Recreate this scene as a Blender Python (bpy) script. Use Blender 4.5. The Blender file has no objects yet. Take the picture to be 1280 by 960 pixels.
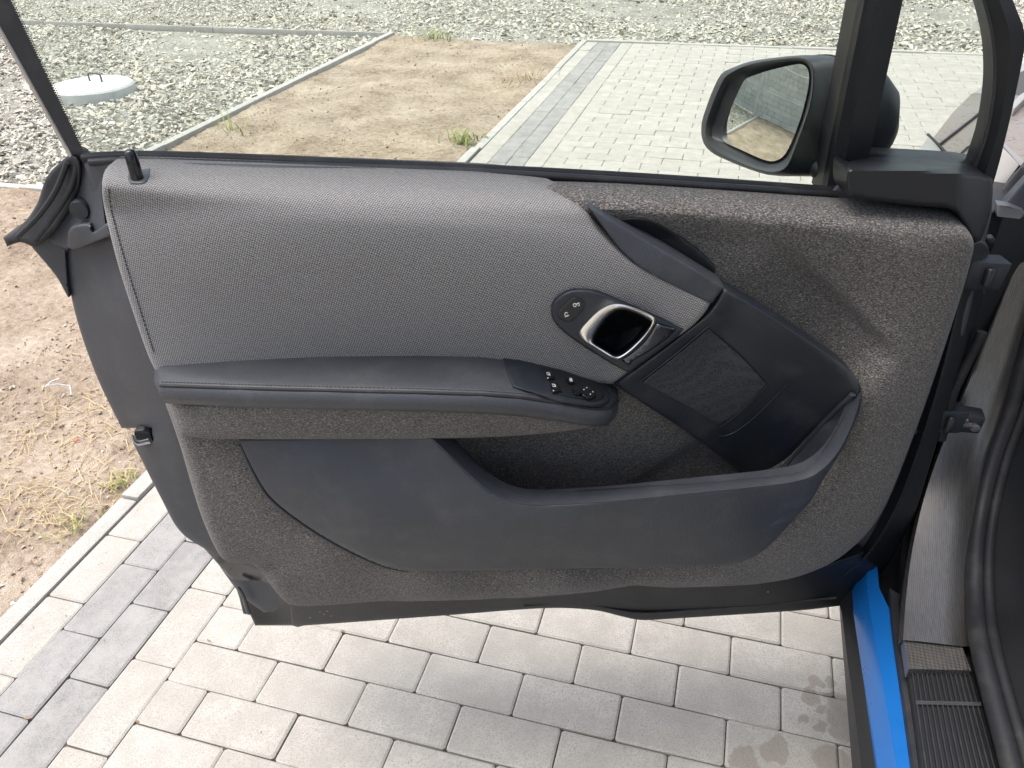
import bpy, bmesh, math, random
import numpy as np
from mathutils import Matrix, Vector
from mathutils.geometry import delaunay_2d_cdt
random.seed(7); rng = np.random.default_rng(11)
scene = bpy.context.scene
COL = scene.collection

# ------------------------------------------------------------------ camera (surveyed from the 20x10 cm paving grid)
CP = np.array([0.9725, -0.786, 1.3876]); YAW, PITCH, ROLL, FPX = 0.2820, -0.5890, -0.0211, 1000.0
def _basis():
    f = np.array([-math.sin(YAW)*math.cos(PITCH), math.cos(YAW)*math.cos(PITCH), math.sin(PITCH)])
    r = np.array([math.cos(YAW), math.sin(YAW), 0.0]); u = np.cross(r, f)
    c, s = math.cos(ROLL), math.sin(ROLL)
    return c*r+s*u, -s*r+c*u, f
CR, CU, CF = _basis()
cam_data = bpy.data.cameras.new("camera"); cam = bpy.data.objects.new("camera", cam_data); COL.objects.link(cam)
cam_data.sensor_width = 36.0; cam_data.lens = FPX/1280*36.0; cam_data.clip_start = 0.02; cam_data.clip_end = 500
cam.matrix_world = Matrix(((CR[0], CU[0], -CF[0], CP[0]), (CR[1], CU[1], -CF[1], CP[1]), (CR[2], CU[2], -CF[2], CP[2]), (0, 0, 0, 1)))
scene.camera = cam

# ------------------------------------------------------------------ sky, sun, exposure (bright overcast)
SUN_EL, SUN_AZ = math.radians(68), math.radians(190)      # azimuth measured from +x, ccw: to the left, grazing the door
world = bpy.data.worlds.new("World"); scene.world = world; world.use_nodes = True
wn = world.node_tree.nodes; wl = world.node_tree.links; bg = wn["Background"]
sky = wn.new("ShaderNodeTexSky"); sky.sky_type = 'NISHITA'; sky.sun_disc = False
sky.sun_elevation = SUN_EL; sky.sun_rotation = math.radians(90) - SUN_AZ
sky.air_density = 1.0; sky.dust_density = 4.0; sky.ozone_density = 1.0
hs_ = wn.new("ShaderNodeHueSaturation"); hs_.inputs["Saturation"].default_value = 0.6        # cloud veil: a paler, whiter sky
wl.new(sky.outputs[0], hs_.inputs["Color"]); wl.new(hs_.outputs[0], bg.inputs[0]); bg.inputs[1].default_value = 0.15
scene.cycles.max_bounces = 6; scene.cycles.diffuse_bounces = 3; scene.cycles.glossy_bounces = 4; scene.cycles.transparent_max_bounces = 8; scene.cycles.caustics_reflective = False; scene.cycles.caustics_refractive = False
sun_data = bpy.data.lights.new("sun", 'SUN'); sun_data.energy = 1.5; sun_data.angle = math.radians(50); sun_data.color = (1.0, 0.96, 0.90)
sun = bpy.data.objects.new("sun", sun_data); COL.objects.link(sun)
sd = Vector((math.cos(SUN_EL)*math.cos(SUN_AZ), math.cos(SUN_EL)*math.sin(SUN_AZ), math.sin(SUN_EL)))
sun.rotation_euler = sd.to_track_quat('Z', 'Y').to_euler()
vs = scene.view_settings; vs.view_transform = 'Standard'; vs.look = 'None'; vs.gamma = 1.0; vs.use_curve_mapping = False
vs.exposure = 1.22

# ------------------------------------------------------------------ survey helpers: photo measurement -> metres
def ray(q): return ((q[0]-640)/FPX)*CR - ((q[1]-480)/FPX)*CU + CF
def W(q, z):
    d = ray(q); return CP + d*((z-CP[2])/d[2])
def WY(q, y):
    d = ray(q); return CP + d*((y-CP[1])/d[1])
def WX(q, x):
    d = ray(q); return CP + d*((x-CP[0])/d[0])
A0 = np.array([0.27415465, -0.02853407, 0.0]); DD = np.array([0.95786152, 0.28723042, 0.0]); DN = np.array([0.28723042, -0.95786152, 0.0])
ZV = np.array([0, 0, 1.0])
# door frame: x along the door towards the hinge, y away from the cabin, z up; n = -y is depth towards the cabin
def L2(X): return np.array([(X-A0)@DD, -((X-A0)@DN), X[2]])
def D(q, n):
    d = ray(q); t = (n-(CP-A0)@DN)/(d@DN); return L2(CP+d*t)
def DZ(q, z): return L2(W(q, z))
GK, GN0, GZ0 = 0.20, -0.030, 1.07                       # side glass leans towards the cabin as it rises
def G(q, off=0.0):
    d = ray(q); c = CP-A0
    t = (GN0+off+GK*(c[2]-GZ0)-c@DN)/(d@DN-GK*d[2]); return L2(CP+d*t)

# ------------------------------------------------------------------ materials
class NT:
    def __init__(s, name):
        s.m = bpy.data.materials.new(name); s.m.use_nodes = True; s.t = s.m.node_tree; s.b = s.t.nodes["Principled BSDF"]
        s.out = s.t.nodes["Material Output"]; s.tc = s.t.nodes.new("ShaderNodeTexCoord")
    def n(s, typ, inputs=None, **kw):
        nd = s.t.nodes.new(typ)
        for k, v in kw.items(): setattr(nd, k, v)
        for k, v in (inputs or {}).items(): s.put(nd.inputs[k], v)
        return nd
    def put(s, sock, v):
        if hasattr(v, 'is_output') or isinstance(v, bpy.types.NodeSocket): s.t.links.new(v, sock)
        else: sock.default_value = v
    def noise(s, scale, detail=4, rough=0.55, vec=None, out=0, dist=0.0):
        nd = s.n("ShaderNodeTexNoise", {"Scale": scale, "Detail": detail, "Roughness": rough, "Distortion": dist})
        s.put(nd.inputs["Vector"], vec if vec is not None else s.tc.outputs["Object"]); return nd.outputs[out]
    def math(s, op, a, b=0.0, c=0.0):
        nd = s.n("ShaderNodeMath", operation=op); s.put(nd.inputs[0], a); s.put(nd.inputs[1], b); s.put(nd.inputs[2], c); return nd.outputs[0]
    def ramp(s, fac, stops):
        nd = s.n("ShaderNodeValToRGB"); s.put(nd.inputs[0], fac); cr = nd.color_ramp
        while len(cr.elements) < len(stops): cr.elements.new(0.5)
        for e, (p, c) in zip(cr.elements, stops): e.position = p; e.color = (c[0], c[1], c[2], 1) if hasattr(c, '__len__') else (c, c, c, 1)
        return nd.outputs[0]
    def mix(s, fac, a, b, blend='MIX'):
        nd = s.n("ShaderNodeMix", data_type='RGBA', blend_type=blend)
        f = lambda c: (c[0], c[1], c[2], 1) if isinstance(c, (tuple, list)) else c
        s.put(nd.inputs[0], fac); s.put(nd.inputs[6], f(a)); s.put(nd.inputs[7], f(b)); return nd.outputs[2]
    def mapv(s, scale=(1, 1, 1), rot=(0, 0, 0), src=None):
        nd = s.n("ShaderNodeMapping"); s.put(nd.inputs["Vector"], src if src is not None else s.tc.outputs["Object"])
        nd.inputs["Scale"].default_value = scale; nd.inputs["Rotation"].default_value = rot; return nd.outputs[0]
    def bump(s, h, strength=0.3, dist=0.001):
        nd = s.n("ShaderNodeBump", {"Strength": strength, "Distance": dist}); s.put(nd.inputs["Height"], h)
        s.t.links.new(nd.outputs[0], s.b.inputs["Normal"]); return nd
    def set(s, **kw):
        for k, v in kw.items():
            k = k.replace('_', ' ')
            for nm in s.b.inputs.keys():
                if nm.lower() == k.lower(): s.put(s.b.inputs[nm], v if not (isinstance(v, tuple) and len(v) == 3) else (*v, 1))
        return s.m

M = {}
def plastic(name, col, rough=0.5, grain=2200, gb=0.25, var=0.12, spec=0.5, dust=0.16):
    t = NT(name); nz = t.noise(9, 5)
    c = t.mix(nz, tuple(x*(1-var) for x in col), tuple(x*(1+var) for x in col))
    if col[0] > 0.01 and col[0] < 0.07: c = t.mix(t.math('MULTIPLY', t.ramp(t.noise(16, 5, 0.7), [(0.50, 0.0), (0.72, 1.0)]), dust), c, (0.15, 0.145, 0.135))
    vor = t.n("ShaderNodeTexVoronoi", {"Scale": grain}); t.put(vor.inputs["Vector"], t.tc.outputs["Object"])
    t.bump(vor.outputs["Distance"], gb, 0.0004)
    r = t.math('MULTIPLY_ADD', t.noise(25, 4), 0.16, rough-0.08)
    M[name] = t.set(base_color=c, roughness=r, specular_ior_level=spec); return M[name]
plastic("grey_plastic", (0.043, 0.047, 0.055), 0.50, 1500, 0.10)
plastic("pocket_plastic", (0.031, 0.035, 0.043), 0.55, 420, 0.7)
plastic("dark_plastic", (0.012, 0.0155, 0.022), 0.48, 1200, 0.15)
plastic("black_plastic", (0.008, 0.009, 0.011), 0.46, 1500, 0.10)
plastic("gloss_black", (0.006, 0.007, 0.009), 0.15, 1500, 0.0)
plastic("interior_black", (0.006, 0.0065, 0.008), 0.75, 1500, 0.1, spec=0.2)
plastic("bowl_black", (0.004, 0.0045, 0.006), 0.35, 1500, 0.0, spec=0.2)
plastic("mirror_plastic", (0.030, 0.033, 0.038), 0.45, 900, 0.2)
plastic("rubber", (0.012, 0.012, 0.014), 0.62, 800, 0.15, spec=0.35)
plastic("rubber_grey", (0.014, 0.0145, 0.017), 0.55, 800, 0.1, spec=0.4)
plastic("arm_leather", (0.036, 0.039, 0.046), 0.50, 600, 0.6)
plastic("thread", (0.05, 0.052, 0.056), 0.7, 900, 0.2)
plastic("white_print", (0.50, 0.50, 0.49), 0.5, 900, 0.0)
plastic("blue_paint", (0.005, 0.10, 0.34), 0.30, 900, 0.0, 0.05)
plastic("silver_paint", (0.25, 0.24, 0.225), 0.4, 900, 0.0, 0.05)
plastic("glint_gloss", (0.05, 0.055, 0.062), 0.3, 900, 0.0)  # paler tone for the glint modelled on the bottom flange
plastic("steel_dark", (0.06, 0.06, 0.065), 0.4, 900, 0.05)
t = NT("chrome"); M["chrome"] = t.set(base_color=(0.86, 0.84, 0.80), metallic=1.0, roughness=t.math('MULTIPLY_ADD', t.noise(30, 3), 0.10, 0.24))
t = NT("blade_steel"); M["blade_steel"] = t.set(base_color=(0.11, 0.12, 0.14), metallic=1.0, roughness=0.22)
t = NT("steel"); M["steel"] = t.set(base_color=(0.45, 0.45, 0.46), metallic=1.0, roughness=0.35)

# woven grey cloth
t = NT("woven_cloth")
sx = t.n("ShaderNodeSeparateXYZ"); t.put(sx.inputs[0], t.tc.outputs["Object"])
wob = t.math('MULTIPLY', t.math('SUBTRACT', t.noise(300, 2), 0.5), 3.5)
K = 2*math.pi/0.0040
zz = t.math('ADD', sx.outputs[2], t.math('MULTIPLY', sx.outputs[1], 0.75))
a = t.math('SINE', t.math('ADD', t.math('MULTIPLY', t.math('ADD', sx.outputs[0], t.math('MULTIPLY', zz, 0.35)), K), wob))
b = t.math('SINE', t.math('ADD', t.math('MULTIPLY', t.math('SUBTRACT', zz, t.math('MULTIPLY', sx.outputs[0], 0.35)), K), wob))
wv = t.math('MULTIPLY_ADD', t.math('MULTIPLY', a, b), 0.5, 0.5)
fine = t.noise(1500, 3, 0.7)
f2 = t.math('ADD', t.math('MULTIPLY', wv, 0.75), t.math('MULTIPLY', fine, 0.5))
c = t.ramp(f2, [(0.15, (0.052, 0.050, 0.049)), (0.52, (0.142, 0.137, 0.134)), (0.95, (0.36, 0.35, 0.342))])
c = t.mix(t.math('MULTIPLY', t.noise(6, 4), 0.25), c, (0.11, 0.105, 0.105))
t.bump(f2, 0.6, 0.0008)
M["woven_cloth"] = t.set(base_color=c, roughness=0.95, specular_ior_level=0.12, sheen_weight=0.12, sheen_roughness=0.5)

# heather needle-felt
t = NT("felt")
v1 = t.mapv((1.0, 1.0, 2.8), (0, 0.55, 0)); n1 = t.noise(310, 2, 0.75, v1); n2 = t.noise(480, 1, 0.7, t.mapv((1.0, 1.0, 2.2), (0, -0.5, 0))); n3 = t.noise(5, 3, 0.6)
f = t.math('ADD', t.math('MULTIPLY', n1, 0.55), t.math('MULTIPLY', n2, 0.45))
c = t.ramp(f, [(0.35, (0.020, 0.0185, 0.0175)), (0.47, (0.070, 0.065, 0.061)), (0.55, (0.130, 0.120, 0.111)), (0.66, (0.31, 0.285, 0.26))])
c = t.mix(t.ramp(n3, [(0.42, 0.0), (0.75, 0.35)]), c, t.mix(0.5, c, (0.10, 0.078, 0.055)))
t.bump(f, 0.6, 0.0018)
M["felt"] = t.set(base_color=c, roughness=1.0, specular_ior_level=0.05, sheen_weight=0.13, sheen_roughness=0.6)

# perforated speaker grille
t = NT("speaker_mesh")
vor = t.n("ShaderNodeTexVoronoi", {"Scale": 290.0, "Randomness": 0.55}); t.put(vor.inputs["Vector"], t.tc.outputs["Object"])
h = t.ramp(vor.outputs["Distance"], [(0.2, 0.0), (0.42, 1.0)])
t.bump(h, 0.8, 0.0012)
M["speaker_mesh"] = t.set(base_color=t.mix(h, (0.001, 0.001, 0.0015), (0.034, 0.037, 0.044)), roughness=0.5)

# carbon sill: brushed clear-coated weave
def carbon(name, lo, hi, sc, rough, met=0.0):
    t = NT(name); sx = t.n("ShaderNodeSeparateXYZ"); t.put(sx.inputs[0], t.tc.outputs["Object"])
    k = 2*math.pi/sc
    a = t.math('SINE', t.math('MULTIPLY', t.math('ADD', sx.outputs[1], t.math('ADD', sx.outputs[2], sx.outputs[0])), k))
    b = t.math('SINE', t.math('MULTIPLY', t.math('SUBTRACT', t.math('ADD', sx.outputs[1], sx.outputs[2]), sx.outputs[0]), k))
    w = t.math('MULTIPLY_ADD', t.math('MULTIPLY', a, b), 0.5, 0.5)
    v = t.mapv((40, 6, 6)); nz = t.noise(9, 5, 0.6, v)
    f = t.math('ADD', t.math('MULTIPLY', w, 0.45), t.math('MULTIPLY', nz, 0.6))
    t.bump(w, 0.15, 0.0006)
    M[name] = t.set(base_color=t.ramp(f, [(0.2, lo), (0.85, hi)]), roughness=rough, metallic=met, coat_weight=0.4, coat_roughness=0.18); return M[name]
carbon("carbon", (0.06, 0.057, 0.055), (0.165, 0.156, 0.15), 0.0055, 0.30, 0.7)
carbon("carbon_raw", (0.012, 0.011, 0.011), (0.095, 0.088, 0.08), 0.011, 0.5)

# bonnet lacquer with dried rain drops
t = NT("bonnet_paint"); vor = t.n("ShaderNodeTexVoronoi", {"Scale": 95.0}); t.put(vor.inputs["Vector"], t.tc.outputs["Object"])
h = t.ramp(vor.outputs["Distance"], [(0.25, 1.0), (0.42, 0.0)]); h2 = t.math('MULTIPLY', h, t.ramp(t.noise(30, 3), [(0.5, 0.0), (0.6, 1.0)]))
t.bump(h2, 0.5, 0.002)
M["bonnet_paint"] = t.set(base_color=t.mix(h2, (0.20, 0.165, 0.135), (0.12, 0.10, 0.085)), roughness=0.45, metallic=0.2, coat_weight=0.25, coat_roughness=0.15)

# glazing: tinted thin sheet; reflecting share by Fresnel
def glazing(name, tint, refl=1.0):
    t = NT(name); tr = t.n("ShaderNodeBsdfTransparent", {"Color": (*tint, 1)}); gl = t.n("ShaderNodeBsdfGlossy", {"Roughness": 0.02})
    fr = t.n("ShaderNodeFresnel", {"IOR": 1.45}); mx = t.n("ShaderNodeMixShader")
    t.put(mx.inputs[0], t.math('MULTIPLY', fr.outputs[0], refl)); t.put(mx.inputs[1], tr.outputs[0]); t.put(mx.inputs[2], gl.outputs[0])
    t.t.links.new(mx.outputs[0], t.out.inputs["Surface"]); M[name] = t.m
glazing("glass", (0.95, 0.985, 0.955))
t = NT("mirror_silver"); M["mirror_silver"] = t.set(base_color=(0.80, 0.84, 0.80), metallic=1.0, roughness=0.015)

# concrete pavers (random tone per stone, fine aggregate, damp spots where the car dripped)
def paver(name, lo, hi, stains=False, bloom=0.8):
    t = NT(name); geo = t.n("ShaderNodeNewGeometry"); oi = t.n("ShaderNodeObjectInfo")
    rnd = t.math('FRACT', t.math('ADD', geo.outputs["Random Per Island"], oi.outputs["Random"]))
    pos = geo.outputs["Position"]
    ag = t.noise(330, 2, 0.8, pos); bl = t.noise(14, 3, 0.65, pos); sp = t.noise(900, 1, 0.6, pos); wr = t.noise(55, 3, 0.7, pos)
    c = t.mix(rnd, lo, hi)
    c = t.mix(t.ramp(ag, [(0.36, 0.75), (0.50, 0.0)]), c, tuple(x*0.55 for x in lo))
    c = t.mix(t.ramp(sp, [(0.55, 0.0), (0.68, 0.6)]), c, tuple(min(0.72, x*1.55) for x in hi))
    c = t.mix(t.ramp(bl, [(0.38, 0.0), (0.62, 0.5)]), c, tuple(x*bloom for x in lo))
    c = t.mix(t.ramp(wr, [(0.55, 0.0), (0.75, 0.30)]), c, (0.36, 0.33, 0.28))
    if stains:
        warp = t.n("ShaderNodeTexNoise", {"Scale": 22.0, "Detail": 4}); t.put(warp.inputs["Vector"], pos)
        off = t.n("ShaderNodeVectorMath", operation='MULTIPLY_ADD'); t.put(off.inputs[0], warp.outputs["Color"]); off.inputs[1].default_value = (0.07, 0.07, 0); t.put(off.inputs[2], pos)
        tot = None
        for (px, py, r) in [(1010, 870, .028), (1028, 888, .016), (1003, 895, .012), (1025, 908, .016), (972, 940, .033), (1020, 855, .02), (1052, 880, .04), (930, 955, .04), (1045, 958, .05), (1040, 850, .02), (1060, 905, .05)]:
            w = W((px, py), 0.0); dn = t.n("ShaderNodeVectorMath", operation='DISTANCE'); t.put(dn.inputs[0], off.outputs[0]); dn.inputs[1].default_value = (w[0]+.035, w[1]+.035, 0)
            k = t.ramp(t.math('DIVIDE', dn.outputs["Value"], r*0.85), [(0.80, 1.0), (0.97, 0.0)])
            tot = k if tot is None else t.math('MAXIMUM', tot, k)
        c = t.mix(t.math('MULTIPLY', tot, 0.55), c, (0.20, 0.17, 0.14))
    t.bump(t.math('ADD', ag, t.math('MULTIPLY', sp, 0.4)), 0.35, 0.0012)
    M[name] = t.set(base_color=c, roughness=0.9, specular_ior_level=0.25)
paver("paver_white", (0.350, 0.330, 0.296), (0.405, 0.384, 0.348), True)
paver("paver_dark", (0.205, 0.198, 0.190), (0.262, 0.253, 0.243), False, 1.6)
paver("kerb_concrete", (0.37, 0.355, 0.325), (0.42, 0.405, 0.38))
paver("lid_concrete", (0.55, 0.55, 0.53), (0.58, 0.58, 0.56))

def soil(name, cols, sc=1.0):
    t = NT(name); pos = t.n("ShaderNodeNewGeometry").outputs["Position"]
    n1 = t.noise(3.2*sc, 4, 0.65, pos); n2 = t.noise(38*sc, 4, 0.75, pos); n3 = t.noise(240, 2, 0.8, pos)
    f = t.math('ADD', t.math('MULTIPLY', n1, 0.42), t.math('ADD', t.math('MULTIPLY', n2, 0.38), t.math('MULTIPLY', n3, 0.2)))
    t.bump(t.math('ADD', n2, t.math('MULTIPLY', n3, 0.5)), 0.9, 0.012)
    M[name] = t.set(base_color=t.ramp(f, [(0.36, cols[0]), (0.46, cols[1]), (0.54, cols[2]), (0.66, cols[3])]), roughness=1.0, specular_ior_level=0.1)
soil("dirt", [(0.15, 0.112, 0.082), (0.285, 0.225, 0.168), (0.385, 0.315, 0.245), (0.50, 0.43, 0.35)])
soil("grit", [(0.16, 0.15, 0.13), (0.24, 0.23, 0.20), (0.31, 0.30, 0.265), (0.40, 0.385, 0.345)])
soil("joint_sand", [(0.05, 0.043, 0.036), (0.08, 0.07, 0.056), (0.12, 0.105, 0.082), (0.17, 0.15, 0.12)])

def island_mat(name, stops, rough=0.95, nz=60):
    t = NT(name); g = t.n("ShaderNodeNewGeometry"); pos = g.outputs["Position"]
    c = t.ramp(g.outputs["Random Per Island"], stops)
    nn = t.noise(nz, 2, 0.7, pos); c = t.mix(t.ramp(nn, [(0.3, 0.35), (0.7, 0.0)]), c, t.mix(0.5, c, (0.05, 0.045, 0.04)))
    t.bump(nn, 0.4, 0.004); M[name] = t.set(base_color=c, roughness=rough, specular_ior_level=0.2)
island_mat("stone", [(0.0, (0.36, 0.345, 0.295)), (0.25, (0.47, 0.45, 0.375)), (0.5, (0.55, 0.53, 0.45)), (0.72, (0.48, 0.415, 0.33)), (0.85, (0.64, 0.615, 0.55)), (1.0, (0.41, 0.41, 0.375))])
island_mat("clod", [(0.0, (0.29, 0.22, 0.16)), (0.4, (0.33, 0.25, 0.18)), (0.8, (0.43, 0.35, 0.27)), (1.0, (0.52, 0.48, 0.42))])
island_mat("straw", [(0.0, (0.42, 0.32, 0.17)), (0.5, (0.55, 0.45, 0.26)), (1.0, (0.30, 0.20, 0.10))], 0.8)
island_mat("leaf_green", [(0.0, (0.10, 0.17, 0.035)), (0.6, (0.19, 0.24, 0.06)), (1.0, (0.36, 0.34, 0.12))], 0.7)
island_mat("leaf_pale", [(0.0, (0.20, 0.23, 0.07)), (0.5, (0.38, 0.35, 0.15)), (1.0, (0.50, 0.42, 0.22))], 0.8)
island_mat("leaf_dry", [(0.0, (0.22, 0.13, 0.07)), (1.0, (0.30, 0.20, 0.11))], 0.8)
island_mat("red_scrap", [(0.0, (0.55, 0.05, 0.04)), (1.0, (0.6, 0.08, 0.06))], 0.6)
island_mat("fence_concrete", [(0.0, (0.52, 0.52, 0.48)), (1.0, (0.66, 0.65, 0.60))], 0.95, 9)

# ------------------------------------------------------------------ mesh helpers
def finish(me, mat, sharp):
    me.materials.append(M[mat]); me.polygons.foreach_set("use_smooth", [sharp is not None]*len(me.polygons))
    if sharp is not None: me.set_sharp_from_angle(angle=math.radians(sharp))
    me.update()
def mk(name, verts, faces, mat, parent=None, sharp=35, loc=None):
    me = bpy.data.meshes.new(name); me.from_pydata([tuple(map(float, v)) for v in verts], [], [tuple(int(i) for i in f) for f in faces]); me.validate()
    finish(me, mat, sharp); o = bpy.data.objects.new(name, me); COL.objects.link(o)
    if parent is not None: o.parent = parent
    if loc is not None: o.location = loc
    return o
def tag(o, label=None, cat=None, group=None, kind=None):
    for k, v in (("label", label), ("category", cat), ("group", group), ("kind", kind)):
        if v: o[k] = v
    return o
def fix_normals(o):
    bm = bmesh.new(); bm.from_mesh(o.data); bmesh.ops.recalc_face_normals(bm, faces=bm.faces); bm.to_mesh(o.data); bm.free(); return o
def bevel(o, w, seg=2, ang=30):
    bm = bmesh.new(); bm.from_mesh(o.data); bmesh.ops.recalc_face_normals(bm, faces=bm.faces)
    es = [e for e in bm.edges if len(e.link_faces) == 2 and e.calc_face_angle(0) > math.radians(ang)]
    bmesh.ops.bevel(bm, geom=es, offset=w, segments=seg, profile=0.6, affect='EDGES', clamp_overlap=True)
    bm.to_mesh(o.data); bm.free(); o.data.polygons.foreach_set("use_smooth", [True]*len(o.data.polygons)); o.data.set_sharp_from_angle(angle=math.radians(40)); return o
def catmull(pts, closed=True, step=6.0):
    P = [np.array(p[:2], float) for p in pts]; cor = [len(p) > 2 for p in pts]; N = len(P); out = []
    for i in range(N if closed else N-1):
        p1, p2 = P[i], P[(i+1) % N]; p0 = P[(i-1) % N] if (closed or i > 0) else p1; p3 = P[(i+2) % N] if (closed or i+2 < N) else p2
        m1 = (p2-p1) if cor[i] else (p2-p0)/2; m2 = (p2-p1) if cor[(i+1) % N] else (p3-p1)/2
        L = np.linalg.norm(p2-p1); mx = L*1.2
        for m in (m1, m2):
            l = np.linalg.norm(m)
            if l > mx: m *= mx/l
        k = max(1, int(round(L/step)))
        for j in range(k):
            u = j/k; out.append((2*u**3-3*u*u+1)*p1+(u**3-2*u*u+u)*m1+(-2*u**3+3*u*u)*p2+(u**3-u*u)*m2)
    if not closed: out.append(P[-1])
    return np.array(out)
def poly_dist(X, poly):
    a = poly; b = np.roll(poly, -1, 0); best = np.full(len(X), 1e9)
    for i in range(len(a)):
        e = b[i]-a[i]; l = e@e+1e-12; tt = np.clip(((X-a[i])@e)/l, 0, 1); best = np.minimum(best, np.linalg.norm(X-a[i]-tt[:, None]*e, axis=1))
    return best
def inside(X, poly):
    a = poly; b = np.roll(poly, -1, 0); r = np.zeros(len(X), bool)
    for i in range(len(a)):
        c = ((a[i, 1] > X[:, 1]) != (b[i, 1] > X[:, 1])); dy = b[i, 1]-a[i, 1]; dy = dy if abs(dy) > 1e-12 else 1e-12
        r ^= c & (X[:, 0] < (b[i, 0]-a[i, 0])*(X[:, 1]-a[i, 1])/dy+a[i, 0])
    return r
RC = 0.16
def rbf(ctrl, RC=0.16):
    C = np.array(ctrl, float); P, v = C[:, :2]/100, C[:, 2]; n = len(P)
    A = np.sqrt(np.sum((P[:, None]-P[None])**2, axis=2)+RC); B = np.zeros((n+3, n+3)); B[:n, :n] = A; B[:n, n] = 1; B[n, :n] = 1; B[:n, n+1:] = P; B[n+1:, :n] = P.T
    w = np.linalg.solve(B+1e-9*np.eye(n+3), np.r_[v, 0, 0, 0])
    def f(X):
        X = np.asarray(X, float)/100; K = np.sqrt(np.sum((X[:, None]-P[None])**2, axis=2)+RC); return K@w[:n]+w[n]+X@w[n+1:]
    return f
def polyfit2(ctrl, deg=3):
    C = np.array(ctrl, float); T = lambda X: np.stack([((X[:, 0]-500)/400)**i*((X[:, 1]-350)/200)**j for i in range(deg+1) for j in range(deg+1-i)], 1)
    w = np.linalg.lstsq(T(C[:, :2]), C[:, 2], rcond=1e-3)[0]; return lambda X: T(np.asarray(X, float))@w
def tri_region(poly, step, r=0.0):
    lo, hi = poly.min(0), poly.max(0); gx, gy = np.meshgrid(np.arange(lo[0], hi[0], step), np.arange(lo[1], hi[1], step)); gx[1::2] += step/2
    X = np.c_[gx.ravel(), gy.ravel()]; X = X[inside(X, poly)]; dist = poly_dist(X, poly); X = X[dist > max(step*0.55, r)]
    pts = [poly]
    if r > 0:                                            # extra rings carry the rounded edge
        dp = np.roll(poly, -1, 0)-np.roll(poly, 1, 0); nr = np.c_[-dp[:, 1], dp[:, 0]]; nr /= np.linalg.norm(nr, axis=1)[:, None]+1e-9
        area = 0.5*np.sum(poly[:, 0]*np.roll(poly[:, 1], -1)-np.roll(poly[:, 0], -1)*poly[:, 1]); nr *= np.sign(area)
        for fr in (0.12, 0.3, 0.55, 0.85):
            q = poly+nr*r*fr; k = inside(q, poly) & (poly_dist(q, poly) > 0.9*r*fr); pts.append(q[k])
    V = np.concatenate(pts+[X]); n = len(poly)
    res = delaunay_2d_cdt([Vector(v) for v in V], [], [list(range(n))], 1, 1e-5)
    return np.array([tuple(v) for v in res[0]]), [tuple(f) for f in res[2]]
def skirted(P3, F, back):
    """add side walls along the open boundary, pushed by vector 'back'"""
    from collections import Counter
    cnt = Counter(); 
    for f in F:
        for i in range(len(f)): cnt[(f[i], f[(i+1) % len(f)])] += 1
    be = [(a, b) for (a, b) in cnt if (b, a) not in cnt]; V = list(P3); idx = {}
    for a, b in be:
        for k in (a, b):
            if k not in idx: idx[k] = len(V); V.append(P3[k]+back)
    return V, list(F)+[(b, a, idx[a], idx[b]) for a, b in be]
def surf(name, outline, nf, mat, parent, step=6.0, r=0.0, rd=0.0, thick=0.02, sharp=35, smooth=True, hit=None, back=None):
    poly = catmull(outline, True, step) if smooth else np.array(outline, float)
    P2, F = tri_region(poly, step, r)
    n = np.asarray(nf(P2), float) if callable(nf) else np.full(len(P2), float(nf))
    if r > 0:
        d = np.clip(poly_dist(P2, poly)/r, 0, 1); n = n-rd*(1-np.sqrt(np.clip(1-(1-d)**2, 0, 1)))
    h = hit or D; P3 = [h(q, k) for q, k in zip(P2, n)]
    if thick: P3, F = skirted([np.array(p) for p in P3], F, np.array(back) if back is not None else np.array([0, thick, 0]))
    return fix_normals(mk(name, P3, F, mat, parent, sharp)) if thick else orient(mk(name, P3, F, mat, parent, sharp))
def orient(o):
    s = sum(p.normal.y*p.area for p in o.data.polygons)
    if s > 0: o.data.flip_normals()
    return o
def loft(name, rows, mat, parent, sharp=35, caps=True, closed=False):
    n = len(rows[0]); V = [p for r in rows for p in r]; F = []
    for i in range(len(rows)-1):
        for j in range(n if closed else n-1):
            k = (j+1) % n; F.append((i*n+j, i*n+k, (i+1)*n+k, (i+1)*n+j))
    if caps: F.append(tuple(range(n))[::-1]); F.append(tuple(range((len(rows)-1)*n, len(rows)*n)))
    return fix_normals(mk(name, V, F, mat, parent, sharp))
def tube(name, pts, rad, mat, parent, seg=10, flat=1.0, sharp=60):
    P = [np.array(p, float) for p in pts]; rows = []; up = np.array([0.11, 0.23, 0.97])
    for i, p in enumerate(P):
        tng = P[min(i+1, len(P)-1)]-P[max(i-1, 0)]; tng /= np.linalg.norm(tng)+1e-12
        a = np.cross(up, tng); a /= np.linalg.norm(a)+1e-12; b = np.cross(tng, a); rr = rad[i] if hasattr(rad, '__len__') else rad
        rows.append([p+rr*(math.cos(2*math.pi*k/seg)*a+flat*math.sin(2*math.pi*k/seg)*b) for k in range(seg)])
    return loft(name, rows, mat, parent, sharp, True, True)
def tube_geo(pts, rad, seg=6):
    P = [np.array(p, float) for p in pts]; V = []; F = []; up = np.array([0.11, 0.23, 0.97])
    for i, p in enumerate(P):
        tng = P[min(i+1, len(P)-1)]-P[max(i-1, 0)]; tng /= np.linalg.norm(tng)+1e-12
        a = np.cross(up, tng); a /= np.linalg.norm(a)+1e-12; b = np.cross(tng, a)
        V += [p+rad*(math.cos(2*math.pi*k/seg)*a+math.sin(2*math.pi*k/seg)*b) for k in range(seg)]
    for i in range(len(P)-1):
        for k in range(seg): F.append((i*seg+k, i*seg+(k+1) % seg, (i+1)*seg+(k+1) % seg, (i+1)*seg+k))
    return V, F
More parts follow.
